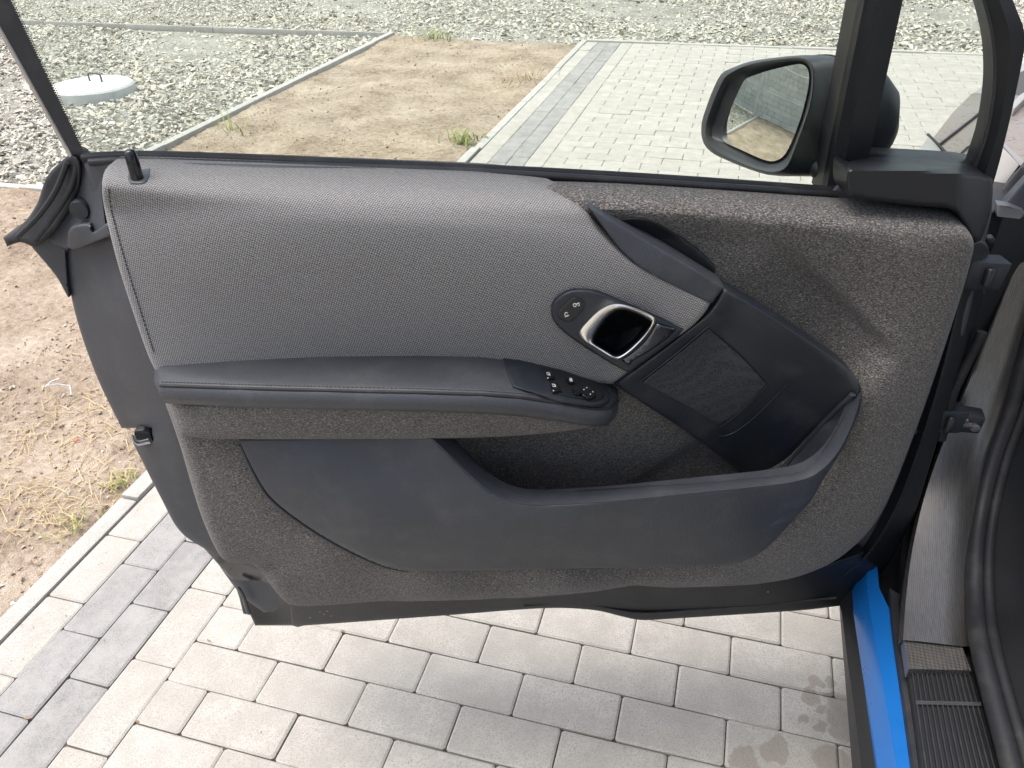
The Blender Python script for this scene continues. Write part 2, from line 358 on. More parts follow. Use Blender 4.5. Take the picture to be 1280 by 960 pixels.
def merge(parts):
    V = []; F = []
    for v, f in parts:
        o = len(V); V += list(v); F += [tuple(i+o for i in g) for g in f]
    return V, F
BOXF = [(0, 3, 2, 1), (4, 5, 6, 7), (0, 1, 5, 4), (1, 2, 6, 5), (2, 3, 7, 6), (3, 0, 4, 7)]
def boxg(x0, x1, y0, y1, z0, z1): return [(x0, y0, z0), (x1, y0, z0), (x1, y1, z0), (x0, y1, z0), (x0, y0, z1), (x1, y0, z1), (x1, y1, z1), (x0, y1, z1)], BOXF
def prism(name, pts, off, mat, parent, sharp=30, bev=0.0):
    """closed solid: polygon of 3D points swept by vector off"""
    n = len(pts); P = [np.array(p, float) for p in pts]; V = P+[p+np.array(off) for p in P]
    F = [tuple(range(n)), tuple(range(2*n-1, n-1, -1))]+[(i, (i+1) % n, n+(i+1) % n, n+i) for i in range(n)]
    o = fix_normals(mk(name, V, F, mat, parent, sharp))
    return bevel(o, bev) if bev else o

# ================================================================== GROUND
g = mk("ground", *(lambda s: ([(-s, -s, -0.06), (s, -s, -0.06), (s, s, -0.06), (-s, s, -0.06)], [(0, 1, 2, 3)]))(120.0), "grit", sharp=None); tag(g, kind="structure")
DX0, DX1, DU, EU = -2.2, -0.45, 2.33, 6.50               # edges of the bare earth
def height(x, y):
    return 0.012*np.sin(x*2.1+1.3*np.sin(y*1.1))+0.010*np.sin(y*2.7+x*1.6)+0.006*np.sin(x*7.3+y*3.1)*np.sin(y*6.1)
def earth_patch(x0, x1, y0, y1, st):
    nx, ny = int((x1-x0)/st)+1, int((y1-y0)/st)+1; X, Y = np.meshgrid(np.linspace(x0, x1, nx), np.linspace(y0, y1, ny))
    Z = -0.022+height(X, Y)+rng.normal(0, 0.0028, X.shape); Z -= 0.012*np.exp(-((X-DX1)/0.05)**2)
    V = np.c_[X.ravel(), Y.ravel(), Z.ravel()]; i = (np.arange(ny-1)[:, None]*nx+np.arange(nx-1)[None]).ravel()
    return V.tolist(), np.c_[i, i+1, i+1+nx, i+nx].tolist()
e = mk("earth_patch", *merge([earth_patch(DX0, DX1, -3.0, EU, 0.03), earth_patch(-8.0, DX0, -6.0, DU, 0.05), earth_patch(DX0, DX1, -9.0, -3.0, 0.1)]), "dirt"); tag(e, kind="structure")

# ---- paving
PX1, PY0, PY1 = 5.0, -3.2, 6.48
pave = mk("paving", [(-0.41, PY0, -0.007), (PX1, PY0, -0.007), (PX1, PY1, -0.007), (-0.41, PY1, -0.007)], [(0, 1, 2, 3)], "joint_sand", sharp=None); tag(pave, kind="structure")
def brick_geo(lx, ly, ch=0.004, cr=0.0045, h=0.05):
    def oct_(hx, hy, c, z): return [(hx-c, -hy, z), (hx, -hy+c, z), (hx, hy-c, z), (hx-c, hy, z), (-hx+c, hy, z), (-hx, hy-c, z), (-hx, -hy+c, z), (-hx+c, -hy, z)]
    hx, hy = lx/2, ly/2; V = oct_(hx, hy, cr, -h)+oct_(hx, hy, cr, -ch*0.7)+oct_(hx-ch, hy-ch, cr, 0.0)
    F = [tuple(range(16, 24))]+[(r*8+i, r*8+(i+1) % 8, r*8+8+(i+1) % 8, r*8+8+i) for r in (0, 1) for i in range(8)]; return V, F
GAP = 0.0023; bricks = []                                # (cx, cy, lx, ly, material)
R0, R1 = int(PY0*10), int(round(PY1*10))
for Rr in range(R0, R1):
    y0 = Rr*0.1; k = 0 if Rr % 2 == 0 else -1
    while k < 50:
        a, b = max(k, 0)*0.1, min(k+2, 50)*0.1
        if b > a: bricks.append(((a+b)/2, y0+0.05, b-a, 0.1, "paver_white"))
        k += 2
for (v0, mat, u0) in ((-0.1, "paver_white", 0.028), (-0.2, "paver_dark", -0.046), (-0.3, "paver_dark", 0.053), (-0.4, "paver_white", 0.125)):
    u = u0-0.2*16
    while u < PY1:
        a, b = max(u, PY0), min(u+0.2, PY1)
        if b-a > 0.02: bricks.append((v0+0.05, (a+b)/2, 0.1, b-a, mat))
        u += 0.2
def to_px(X):
    d = np.asarray(X)-CP; z = d@CF; return np.array([640+FPX*(d@CR)/z, 480-FPX*(d@CU)/z]), z
BLOCK = np.array([(0, 300), (130, 200), (1060, 240), (1240, 0), (1280, 0), (1280, 960), (1100, 960), (1060, 758), (700, 758), (310, 778), (225, 665), (85, 380)], float)
cand = []
for i, bq in enumerate(bricks):
    q, z = to_px((bq[0], bq[1], 0))
    cs = np.array([to_px((bq[0]+sx*bq[2]/2, bq[1]+sy*bq[3]/2, 0))[0] for sx, sy in ((-1, -1), (1, -1), (1, 1), (-1, 1))]) if z > 0.2 else None
    if cs is None: continue
    vis = [(0 <= c[0] <= 1280 and 0 <= c[1] <= 960 and not inside(c[None], BLOCK)[0]) for c in list(cs)+[q]]
    if sum(vis) >= 2:
        ar = 0.5*abs(np.sum(cs[:, 0]*np.roll(cs[:, 1], -1)-np.roll(cs[:, 0], -1)*cs[:, 1])); cand.append((ar*sum(vis)/5, i))
cand.sort(reverse=True); chosen = {i for _, i in cand[:298]}
cache = {}; rest = {"paver_white": [], "paver_dark": []}
for i, (cx, cy, lx, ly, mat) in enumerate(bricks):
    dz = rng.normal(0, 0.0009); tx, ty = rng.normal(0, 0.004, 2); rz = rng.normal(0, 0.004)
    if i in chosen:
        key = (round(lx, 3), round(ly, 3), mat)
        if key not in cache:
            o = mk("paver", *brick_geo(lx-GAP, ly-GAP), mat, pave, 25); cache[key] = o.data
        else:
            o = bpy.data.objects.new("paver", cache[key]); COL.objects.link(o); o.parent = pave
        o.location = (cx, cy, dz); o.rotation_euler = (tx, ty, rz)
    else:
        V, F = brick_geo(lx-GAP, ly-GAP); V = np.array(V); V[:, 2] += V[:, 0]*ty*-1+V[:, 1]*tx; rest[mat].append(((V+(cx, cy, dz)).tolist(), F))
for mat, nm in (("paver_white", "distant_pavers"), ("paver_dark", "distant_dark_pavers")):
    tag(mk(nm, *merge(rest[mat]), mat, pave, 25), kind="stuff")

# ---- kerbs
def kerb_run(name, p0, p1, w, z0, z1, first, lenp, mat="kerb_concrete"):
    p0 = np.array(p0, float); p1 = np.array(p1, float); L = np.linalg.norm(p1-p0); d = (p1-p0)/L; nrm = np.array([-d[1], d[0]])
    root = mk(name, *boxg(0, L, -w/2+0.006, w/2-0.006, -0.12, z0+0.001), "joint_sand", sharp=None); tag(root, kind="structure")
    root.location = (p0[0], p0[1], 0); root.rotation_euler = (0, 0, math.atan2(d[1], d[0])); a = 0.0; b = first
    while a < L-0.02:
        b = min(b, L); o = mk("kerb_stone", *boxg(a+0.002, b-0.002, -w/2, w/2, z0-0.02, z1), mat, root); bevel(o, 0.006, 2); o.location.z = rng.normal(0, 0.002); o.rotation_euler.z = rng.normal(0, 0.0012)
        a = b; b = a+lenp
    return root
kerb_run("kerb", (-0.426, -3.2), (-0.426, 6.545), 0.05, -0.03, 0.006, 0.65, 1.0)
kerb_run("kerb", (-0.40, 6.515), (5.0, 6.515), 0.06, -0.03, 0.012, 0.7, 1.0)
kerb_run("kerb", (-2.225, 2.30), (-2.225, 6.545), 0.055, -0.03, 0.012, 0.8, 1.0)
kerb_run("kerb", (-8.0, 2.33), (-2.26, 2.33), 0.055, -0.03, 0.012, 0.5, 1.0)
kerb_run("kerb", (-9.0, 6.53), (-2.26, 6.53), 0.020, -0.03, 0.004, 0.9, 1.0)

# ---- crushed stone (one mass, nobody could count it)
def hull_stone(seed):
    rr = np.random.default_rng(seed); bm = bmesh.new()
    for _ in range(9):
        v = rr.normal(size=3); v /= np.linalg.norm(v); v *= rr.uniform(0.8, 1.0); bm.verts.new(v*(1.0, 0.70, 0.30))
    bmesh.ops.convex_hull(bm, input=bm.verts); bmesh.ops.delete(bm, geom=[v for v in bm.verts if not v.link_faces], context='VERTS')
    bmesh.ops.triangulate(bm, faces=bm.faces); bm.verts.index_update(); V = np.array([v.co[:] for v in bm.verts]); F = np.array([[v.index for v in f.verts] for f in bm.faces]); bm.free(); return V, F
STN = [hull_stone(s) for s in range(8)]
def scatter(name, XY, size, zf, mat, tilt=0.5, sink=0.25):
    VV = []; FF = []; o = 0; n = len(XY); kind = rng.integers(0, len(STN), n); A = rng.uniform(0, 2*math.pi, n); tl = rng.normal(0, tilt, (n, 2))
    for kd in range(len(STN)):
        I = np.where(kind == kd)[0]; V, F = STN[kd]; m = len(I)
        if m == 0: continue
        P = V[None]*size[I][:, None, None]; asp = rng.uniform(0.75, 1.25, (m, 1, 3)); P = P*asp
        x, y, z = P[..., 0], P[..., 1], P[..., 2]; z = z+x*tl[I, 0][:, None]+y*tl[I, 1][:, None]
        c, s = np.cos(A[I])[:, None], np.sin(A[I])[:, None]; x, y = x*c-y*s, x*s+y*c
        P = np.stack([x+XY[I, 0][:, None], y+XY[I, 1][:, None], z+(zf(XY[I])+size[I]*sink)[:, None]], -1)
        VV.append(P.reshape(-1, 3)); FF.append((F[None]+(np.arange(m)*len(V))[:, None, None]+o).reshape(-1, 3)); o += m*len(V)
    V = np.concatenate(VV); F = np.concatenate(FF); me = bpy.data.meshes.new(name)
    me.vertices.add(len(V)); me.vertices.foreach_set("co", V.ravel().astype(np.float32)); me.loops.add(F.size); me.loops.foreach_set("vertex_index", F.ravel().astype(np.int32))
    me.polygons.add(len(F)); me.polygons.foreach_set("loop_start", np.arange(0, F.size, 3, dtype=np.int32)); me.update(calc_edges=True); me.validate()
    me.shade_flat(); me.materials.append(M[mat]); ob = bpy.data.objects.new(name, me); COL.objects.link(ob); return ob
def rect(x0, x1, y0, y1, dens): n = int((x1-x0)*(y1-y0)*dens); return np.c_[rng.uniform(x0, x1, n), rng.uniform(y0, y1, n)]
P = np.concatenate([rect(-8.5, -2.27, 2.38, 6.48, 1600), rect(-11, -2.2, 6.57, 9.5, 1150), rect(-2.2, 7, 6.57, 11, 1100)])
lc = W((114, 104.5), .04); P = P[(np.hypot(P[:, 0]-lc[0], P[:, 1]-lc[1]) > 0.30)]
sz = np.clip(rng.lognormal(math.log(0.0150), 0.45, len(P)), 0.009, 0.048)
tag(scatter("gravel", P, sz, lambda q: -0.045+0.018*np.sin(q[:, 0]*1.9+q[:, 1])*np.sin(q[:, 1]*1.3), "stone", 0.33), "coarse pale crushed stone spread behind the earth bed", "gravel", kind="stuff")
bed = mk("gravel_bed", *merge([boxg(-12, DX0-0.05, 2.36, 14, -0.2, -0.05), boxg(DX0-0.05, 12, 6.55, 14, -0.2, -0.05)]), "grit", sharp=None); tag(bed, kind="structure")
P = np.concatenate([rect(DX0, DX1, -0.5, EU, 420), rect(-3.6, DX0, 0.3, DU, 350), rect(-1.3, -0.47, 0.1, 1.6, 1600)])
sz = np.clip(rng.lognormal(math.log(0.0055), 0.45, len(P)), 0.003, 0.016)
tag(scatter("soil_crumbs", P, sz, lambda q: -0.022+height(q[:, 0], q[:, 1]), "clod", 0.5, 0.2), "loose tan crumbs and pebbles on the bare earth", "soil", kind="stuff")

P = np.concatenate([np.c_[-0.40+np.abs(rng.normal(0, 0.10, 420)), rng.uniform(-0.6, 6.4, 420)], rect(0.0, 1.3, -0.5, 0.5, 60)])
tag(scatter("paving_grit", P, np.clip(rng.lognormal(math.log(0.0016), 0.4, len(P)), 0.0008, 0.004), lambda q: 0.001+0*q[:, 0], "clod", 0.4, 0.2), "scattered sand grains spilled onto the paving", "grit", kind="stuff")
# ---- dry grass litter, weeds
def blades(n, cx, cy, spread, length, width, lift, rise=0.0):
    V = []; F = []
    for _ in range(n):
        x, y = cx+rng.normal(0, spread), cy+rng.normal(0, spread*0.8); a = rng.uniform(0, 2*math.pi); L = length*rng.uniform(0.5, 1.3); w = width*rng.uniform(0.7, 1.3)
        z = -0.020+float(height(np.array(x), np.array(y)))+0.002; hx, hy = math.cos(a), math.sin(a); o = len(V); up = lift*rng.uniform(0.4, 1.2)
        for k in range(4):
            u = k/3; ww = w*(1-u*0.85); px, py, pz = x+hx*L*u, y+hy*L*u, z+rise*L*math.sin(u*1.7)+up*4*u*(1-u)*L
            V += [(px-hy*ww, py+hx*ww, pz), (px+hy*ww, py-hx*ww, pz+ww*0.3)]
        F += [(o+2*k, o+2*k+1, o+2*k+3, o+2*k+2) for k in range(3)]
    return V, F
lit = [blades(170, x, y, s, 0.07, 0.0012, 0.12) for x, y, s in [(-0.62, .42, .10), (-0.75, .75, .13), (-1.0, .6, .2), (-0.6, 2.9, .15), (-0.75, 3.6, .2), (-0.6, 4.8, .2), (-1.3, 3.2, .4), (-1.9, 6.3, .2), (-0.7, 5.7, .3), (-1.5, 4.8, .5), (-0.95, 3.3, .2), (-2.4, 1.6, .3), (-1.7, 3.2, .3), (-2.6, 2.1, .2), (-.9, 1.5, .3)]]
lit += [blades(90, x, y, s, 0.09, 0.0016, 0.2) for x, y, s in [(-5.2, 7.0, .3), (-4.2, 7.1, .35), (-3.0, 6.9, .3), (-6.0, 7.2, .4)]]
tag(mk("straw_litter", *merge(lit), "straw", sharp=60), "dry straw strewn over the earth and gravel edges", "straw", kind="stuff")
weed_spots = [(-2.02, 3.50, .16, 14, .05, "leaf_green", "small green weed by the kerb between gravel and earth"),
              (-1.76, 6.42, .14, 60, .09, "leaf_green", "green and yellow weed clump at the far corner of the earth bed"),
              (-0.60, 5.10, .10, 60, .10, "straw", "yellowed grass tuft midway along the far paving kerb"),
              (-0.55, 3.60, .10, 70, .05, "leaf_green", "pale green grass clump by the far kerb, just above the window sill"),
              (-0.52, 0.345, .03, 30, .024, "leaf_pale", "low green weed beside the near kerb at the lower left"),
              (-0.51, 0.515, .032, 44, .026, "leaf_pale", "yellow-green weed beside the near kerb close to the door"),
              (-1.35, 0.90, .11, 8, .02, "straw", "dry upright stalk on the earth at the left picture edge")]
for x, y, L, n, sp, mt, lb in weed_spots:
    o = mk("weed", *blades(n, 0, 0, sp, L, 0.0034 if mt == "leaf_green" else (0.0026 if mt == "leaf_pale" else 0.0022), 0.1, 0.55), mt, sharp=60, loc=(x, y, 0.0)); tag(o, lb, "weed", "weeds along the kerbs")
def small(name, mat, x, y, lb, cat, geo): tag(mk(name, *geo, mat, sharp=40, loc=(x, y, -0.015+float(height(np.array(x), np.array(y))))), lb, cat)
def hullgeo(s, sc): V, F = STN[s]; return (V*sc).tolist(), F.tolist()
small("plastic_scrap", "red_scrap", -0.768, 0.641, "tiny red plastic scrap lying on the bare earth", "litter", merge([hullgeo(1, (.010, .006, .005)), ((np.array(hullgeo(2, (.006, .007, .004))[0])+(.004, .012, .001)).tolist(), hullgeo(2, 1)[1])]))
small("pebble", "white_print", -0.491, 0.102, "small white pebble on the earth beside the near kerb", "pebble", hullgeo(3, (.012, .010, .010)))
wp = [W(q, 0.0) for q in [(56, 486), (65, 478), (75, 475)]]; w2 = [W(q, 0.0) for q in [(60, 484), (72, 482), (88, 484), (90, 496)]]
tag(mk("twig", *merge([tube_geo([p+(0, 0, .004) for p in wp], .0028, 5), tube_geo([p+(0, 0, .006) for p in w2], .0018, 5)]), "white_print"), "bleached white twig lying on the earth", "twig")
for q, lb in (((156, 817), "small brown leaf in the gap by the half paver under the door corner"), ((171, 902), "curled brown leaf at the joint beside the pale border pavers"), ((427, 789), "reddish dry leaf in a paver joint just below the door"), ((34, 898), "tan leaf fragment at the joint between two dark pavers")):
    w = W(q if q[0] != 156 else (262, 801), 0.0); V, F = hullgeo(int(q[0]) % 8, (.008, .005, .003)); o = mk("dry_leaf", V, F, "leaf_dry", loc=(w[0], w[1], 0.002)); tag(o, lb, "leaf")

# ---- concrete well lid
lid = bpy.data.objects.new("manhole_lid", None); COL.objects.link(lid); lid.location = (*W((114, 104.5), .04)[:2], -0.03); tag(lid, "round white concrete manhole lid with a wire handle on the gravel", "manhole lid")
rows = []
for rr, z in ((0.285, -0.05), (0.29, 0.0), (0.288, 0.055), (0.275, 0.068), (0.20, 0.072), (0.05, 0.074)):
    rows.append([(rr*(1+0.012*math.sin(5*a)+0.006*math.sin(13*a))*math.cos(a), rr*(1+0.012*math.sin(5*a+1))*math.sin(a), z+0.002*math.sin(4*a)) for a in [2*math.pi*k/48 for k in range(48)]])
loft("slab", rows, "lid_concrete", lid, 40, True, True)
tube("lifting_handle", [(-0.06, 0.06, .06), (-0.06, 0.06, .115), (-0.045, 0.06, .128), (0.045, 0.045, .132), (0.06, 0.043, .118), (0.06, 0.043, .06)], 0.0065, "steel_dark", lid, 8)

# ---- precast concrete fence (what the wing mirror looks at)
fence = bpy.data.objects.new("concrete_fence", None); COL.objects.link(fence); fence.location = (-6.2, 0, 0); tag(fence, "pale precast concrete fence with split-stone panels, seen in the wing mirror", "fence")
slab_me = None
for i in range(8):
    y = -9.5+i*2.0; mk("post", *boxg(-0.06, 0.06, y-0.06, y+0.06, -0.1, 2.15), "fence_concrete", fence, 30)
    if i < 7:
        for k in range(4):
            if slab_me is None:
                Vs, Fs = [], []; nz, ny = 5, 8
                parts = []
                for rz in range(5):
                    off = 0.0
                    while off < 1.88:
                        w = min(rng.uniform(0.14, 0.34), 1.88-off); dpt = rng.uniform(0.006, 0.022); parts.append(boxg(0.02, 0.03+dpt, off+0.003, off+w-0.003, rz*0.098+0.002, rz*0.098+0.096)); off += w
                parts.append(boxg(-0.025, 0.025, 0, 1.88, 0, 0.49)); slab_me = mk("panel", *merge(parts), "fence_concrete", fence, 30); o = slab_me
            else: o = bpy.data.objects.new("panel", slab_me.data); COL.objects.link(o); o.parent = fence
            o.location = (0, y+0.06, 0.0+k*0.5)

# ================================================================== CAR
RL = np.array([1.9, 0.0, 0.0])
car = bpy.data.objects.new("parked_car", None); COL.objects.link(car); car.location = RL
tag(car, "dark electric car with its felt-lined driver's door swung wide open and a blue sill strip", "car")
def cw(p): return np.array(p, float)-RL                  # world -> car
# ------------------------------------------------------------------ door shell
shell_n = rbf([(105, 192, -.004), (570, 209, -.004), (1040, 238, -.004), (1240, 252, -.03), (82, 320, -.055), (90, 380, -.055), (110, 440, -.045), (150, 530, -.03), (130, 260, -.01), (160, 380, 0.01), (195, 470, .02),
               (200, 550, .012), (165, 550, -.02), (220, 660, -.005), (262, 690, -.005), (312, 778, -.01), (600, 765, -.01), (1050, 757, -.01), (1215, 300, -.02), (1150, 600, -.02), (1100, 720, -.02), (700, 480, .0), (950, 480, .0), (1100, 350, .0)])
door = surf("door", [(104, 200, 1), (300, 205), (570, 213), (800, 226), (1035, 242, 1), (1062, 215, 1), (1238, 225, 1), (1240, 262), (1232, 300), (1210, 400), (1180, 500), (1150, 600), (1125, 670), (1090, 735), (1050, 753, 1), (1000, 735), (800, 742), (640, 748), (400, 762), (330, 766, 1),
                     (300, 742), (262, 690, 1), (225, 664), (200, 620), (166, 553, 1), (190, 551, 1), (190, 535, 1), (152, 535, 1), (125, 480), (104, 425), (90, 375), (83, 330), (86, 308, 1), (130, 295, 1), (120, 260)],
            shell_n, "grey_plastic", None, step=8, r=7, rd=.006, thick=.09, back=(0, .08, -.045))
door["label"] = "open driver's door with grey cloth, brown felt and dark plastic trim"
door.parent = car
door.matrix_local = Matrix(((DD[0], -DN[0], 0, A0[0]-RL[0]), (DD[1], -DN[1], 0, A0[1]-RL[1]), (0, 0, 1, 0), (0, 0, 0, 1)))

# outer skin: pressed panel behind the shell, with tumblehome
rows = []
sk = [D(q, 0.0) for q in [(95, 205), (88, 340), (108, 440), (152, 535), (225, 664), (300, 750), (325, 775)]]
for i, z in enumerate(np.linspace(1.02, 0.30, 12)):
    z = z if i != 1 else 0.955; sl = np.interp(-z, [-p[2] for p in sk], [p[0] for p in sk]); yy = 0.10+0.05*math.sin((1.02-z)/0.72*math.pi*0.75)
    zt = lambda x: z if i else 1.025-0.045*x
    rows.append([(sl+0.012, yy-0.03, zt(sl)), (sl+0.03, yy-0.004, zt(sl))]+[(sl+0.03+(1.02-sl-0.03)*k/10, yy, zt(sl+k*.1)) for k in range(1, 11)]+[(1.03, yy-0.05, zt(1.0))])
loft("outer_skin", rows, "bonnet_paint", door, 50, False)

# lower flange and weather lip
surf("bottom_flange", [(252, 682, 1), (275, 708), (293, 729, 1), (299, 747, 1), (304, 767, 1), (313, 769, 1), (319, 782, 1), (372, 782, 1), (378, 764, 1), (340, 720), (314, 704, 1), (275, 688, 1)], rbf([(262, 692, -.012), (302, 768, -.02), (318, 782, -.012), (366, 782, .0), (378, 764, .01), (314, 704, .015), (330, 750, -.016), (300, 735, -.012), (350, 760, -.004)]), "gloss_black", door, 5, 3, .003, .05)
tube("flange_glint", [D(q, .006) for q in catmull([(297, 733), (304, 745), (308, 758), (311, 766)], False, 4)], [.0012, .0026, .0030, .0032, .0034, .0034, .0034, .0034, .0034, .0034, .0034, .0034], "glint_gloss", door, 8)  # glint on the black flange, added as a thin paler tube
lip_n = rbf([(366, 782, .004), (640, 764, .004), (800, 775, .002), (1050, 757, .0), (370, 752, .028), (640, 744, .028), (960, 726, .028), (1060, 690, .012), (1070, 730, -.005)])
surf("bottom_seal", [(362, 750, 1), (366, 782), (380, 782), (560, 769), (650, 762), (700, 760), (745, 763), (775, 770), (800, 775), (830, 774), (1000, 763), (1052, 757, 1), (1068, 728), (1080, 690, 1), (1000, 716), (960, 724), (780, 729), (640, 742), (480, 748)], lip_n, "black_plastic", door, 7, 4, .004, .05)
tube("lip_bead", [D(q, .012) for q in catmull([(655, 757), (700, 755), (745, 757), (790, 765), (830, 765), (930, 757), (1045, 747)], False, 14)], .0022, "rubber_grey", door, 6)
mk("mud_fleck", *merge([((np.array(STN[k % 8][0])*(.0022, .0015, .002)+D((x, y), .0245)).tolist(), STN[k % 8][1].tolist()) for k, (x, y) in enumerate([(400, 765), (405, 768), (409, 764), (414, 770), (388, 772), (960, 740)])]), "kerb_concrete", door)["kind"] = "stuff"

# ------------------------------------------------------------------ felt lining
BLX = [105, 300, 570, 800, 1040, 1240]; BLY = [192, 198, 209, 222, 238, 252]
def belt(x): return np.interp(x, BLX, BLY)
def sstep(e0, e1, x): u = np.clip((x-e0)/(e1-e0), 0, 1); return u*u*(3-2*u)
low_n = rbf([(205, 500, .07), (225, 560, .07), (260, 640, .068), (290, 700, .055), (330, 730, .045), (370, 755, .035), (500, 748, .04), (640, 747, .04), (780, 734, .042), (960, 728, .04), (1060, 690, .04),
             (300, 560, .072), (340, 625, .075), (420, 680, .078), (520, 722, .072), (700, 720, .072), (910, 714, .074), (970, 690, .08), (1020, 630, .085), (1060, 570, .09), (1090, 500, .092),
             (600, 560, .030), (700, 560, .026), (700, 605, .018), (800, 570, .026), (850, 600, .02), (900, 595, .022), (770, 530, .045), (640, 590, .02), (560, 550, .05), (930, 600, .03),
             (1150, 480, .068), (1130, 560, .062), (1100, 640, .055), (1190, 380, .07), (1120, 440, .078), (1060, 380, .058), (1000, 350, .055), (1140, 340, .078), (950, 380, .052), (900, 330, .055),
             (1200, 300, .075), (1090, 300, .078), (1000, 290, .070), (850, 280, .055), (760, 250, .06), (700, 300, .05), (500, 400, .05), (300, 400, .05), (800, 420, .05), (1000, 500, .03), (880, 500, .03), (980, 570, .025), (400, 600, .04), (700, 660, .03), (900, 650, .04), (500, 640, .04)])
def felt_n(X):
    fy = X[:, 1]-belt(X[:, 0]); base = low_n(X)
    # crease running diagonally over the front of the lining
    a, b = np.array((1000., 315.)), np.array((1125., 440.)); e = (b-a)/np.linalg.norm(b-a); rel = X-a; al = rel@e; pe = rel[:, 0]*e[1]-rel[:, 1]*e[0]
    base = base-0.016*sstep(2, -12, pe)*(1-sstep(20, 130, -pe))*sstep(-40, 20, al)*(1-sstep(140, 190, al))
    # armhole fold behind the pocket
    base = base-0.012*sstep(-8, 8, (X[:, 0]-905)*0.62+(X[:, 1]-530)*0.95-0)*(X[:, 0] > 770)*(X[:, 0] < 945)*(X[:, 1] > 515)*(X[:, 1] < 612)
    # moulded pinch at the lower rear corner
    base = base-0.012*np.exp(-((X[:, 0]-335)/26)**2-((X[:, 1]-706)/7)**2)+0.006*np.exp(-((X[:, 0]-350)/30)**2-((X[:, 1]-735)/16)**2)
    top = np.minimum(0.0+0.074*np.sin(np.clip((fy-4)/46, 0, 1)*math.pi/2), 0.09)
    w = sstep(34, 75, fy); return np.where(X[:, 0] > 560, top*(1-w)+base*w, base)
surf("felt_lining", [(205, 500, 1), (216, 530), (226, 560), (250, 640), (272, 690), (286, 703), (312, 705), (326, 715), (345, 740), (362, 756), (380, 759), (480, 753), (640, 748), (730, 741), (780, 735), (870, 734), (960, 729), (1000, 720), (1045, 700), (1085, 665), (1110, 625), (1140, 550), (1165, 480), (1195, 390), (1214, 325), (1217, 302), (1208, 285), (1188, 262), (1150, 258), (1060, 247), (1000, 243), (800, 229), (690, 226), (655, 228, 1), (650, 262, 1), (640, 330, 1), (560, 420, 1), (560, 480, 1), (400, 500, 1)],
     felt_n, "felt", door, step=6, r=13, rd=.018, thick=.03, sharp=50)["label"] = "brown-grey heather felt lining"
# padded roll under the armrest
bol_n = rbf([(210, 505, .075), (225, 540, .082), (300, 502, .122), (300, 545, .110), (420, 504, .138), (420, 545, .116), (560, 508, .138), (560, 545, .116), (660, 515, .130), (660, 540, .112), (735, 530, .10), (745, 533, .09), (240, 515, .100), (255, 545, .096)])
surf("felt_bolster", [(210, 505, 1), (225, 540), (245, 547), (300, 549), (430, 549), (560, 548), (640, 545), (700, 540), (740, 533), (752, 527, 1), (710, 522, 1), (650, 511, 1), (560, 504, 1), (400, 500, 1), (270, 503, 1)], bol_n, "felt", door, 6, 7, .012, .06, 50)["label"] = "brown felt roll under the armrest"

# ------------------------------------------------------------------ upper cloth panel
BOWL = [(772, 388), (784, 388), (800, 394), (813, 402), (812, 407), (802, 421), (786, 436), (774, 444), (768, 444), (758, 438), (745, 430), (742, 424), (749, 410), (762, 394)]
BP = catmull(BOWL, True, 3)
fab_mid = polyfit2([(135, 230, .045), (160, 300, .055), (180, 400, .06), (195, 445, .06), (300, 240, .085), (300, 330, .095), (300, 430, .07), (500, 240, .085), (500, 330, .098), (500, 430, .068), (650, 250, .085), (650, 340, .098), (650, 430, .072), (720, 280, .092), (760, 330, .096), (880, 385, .092), (780, 460, .080), (820, 430, .086), (740, 400, .094)])
def fab_n(X):
    fy = X[:, 1]-belt(X[:, 0])-6; w = sstep(20, 70, fy); top = 0.012+0.076*np.sin(np.clip(fy/52, 0, 1)*math.pi/2)
    return top*(1-w)+fab_mid(X)*w
surf("cloth_panel", [(128, 225), (136, 207), (158, 200), (300, 204), (480, 211), (600, 216), (645, 222), (690, 238), (728, 262), (752, 292), (790, 326), (850, 358), (889, 378, 1), (880, 392), (862, 410), (800, 455), (784, 468, 1), (765, 480, 1), (700, 475, 1), (640, 465, 1), (500, 460, 1), (350, 465, 1), (200, 474, 1), (186, 446), (168, 395), (146, 325), (130, 258)],
     lambda X: fab_n(X)-.09*np.where(inside(X, BP), sstep(-2, 5, poly_dist(X, BP)), 0.0), "woven_cloth", door, step=6, r=6, rd=.006, thick=.035, sharp=50)["label"] = "grey woven cloth upper panel"
edge = catmull([(136, 236), (139, 262), (156, 325), (177, 393), (192, 440)], False, 5.0); st = []
for i in range(len(edge)-1):
    q = edge[i:i+2]; nn = fab_n(q); a, b = D(q[0], nn[0]+.0005), D(q[0]*0.4+q[1]*0.6, nn[0]*0.4+nn[1]*0.6+.0005); st.append(tube_geo([a, (a+b)/2+(0, -.0006, 0), b], .0009, 5))
mk("stitching", *merge(st), "thread", door, 60)

# lock pin and its bezel
pn = lambda X: fab_n(np.asarray(X))+.002
surf("lock_pin_bezel", [(161, 214, 1), (188, 210, 1), (186, 222), (180, 229), (170, 230), (162, 229), (160, 222)], pn, "grey_plastic", door, 3, 2.5, .002, .006)
pb = D((171, 221), float(fab_n(np.array([[171, 221.]]))[0])+.004)
tube("lock_pin", [pb+(0, .004, -.012), pb, pb+(-.001, .003, .024), pb+(-.0012, .0035, .028), pb+(-.0012, .0035, .0295)], [.0068, .0068, .0066, .0055, .002], "gloss_black", door, 14)

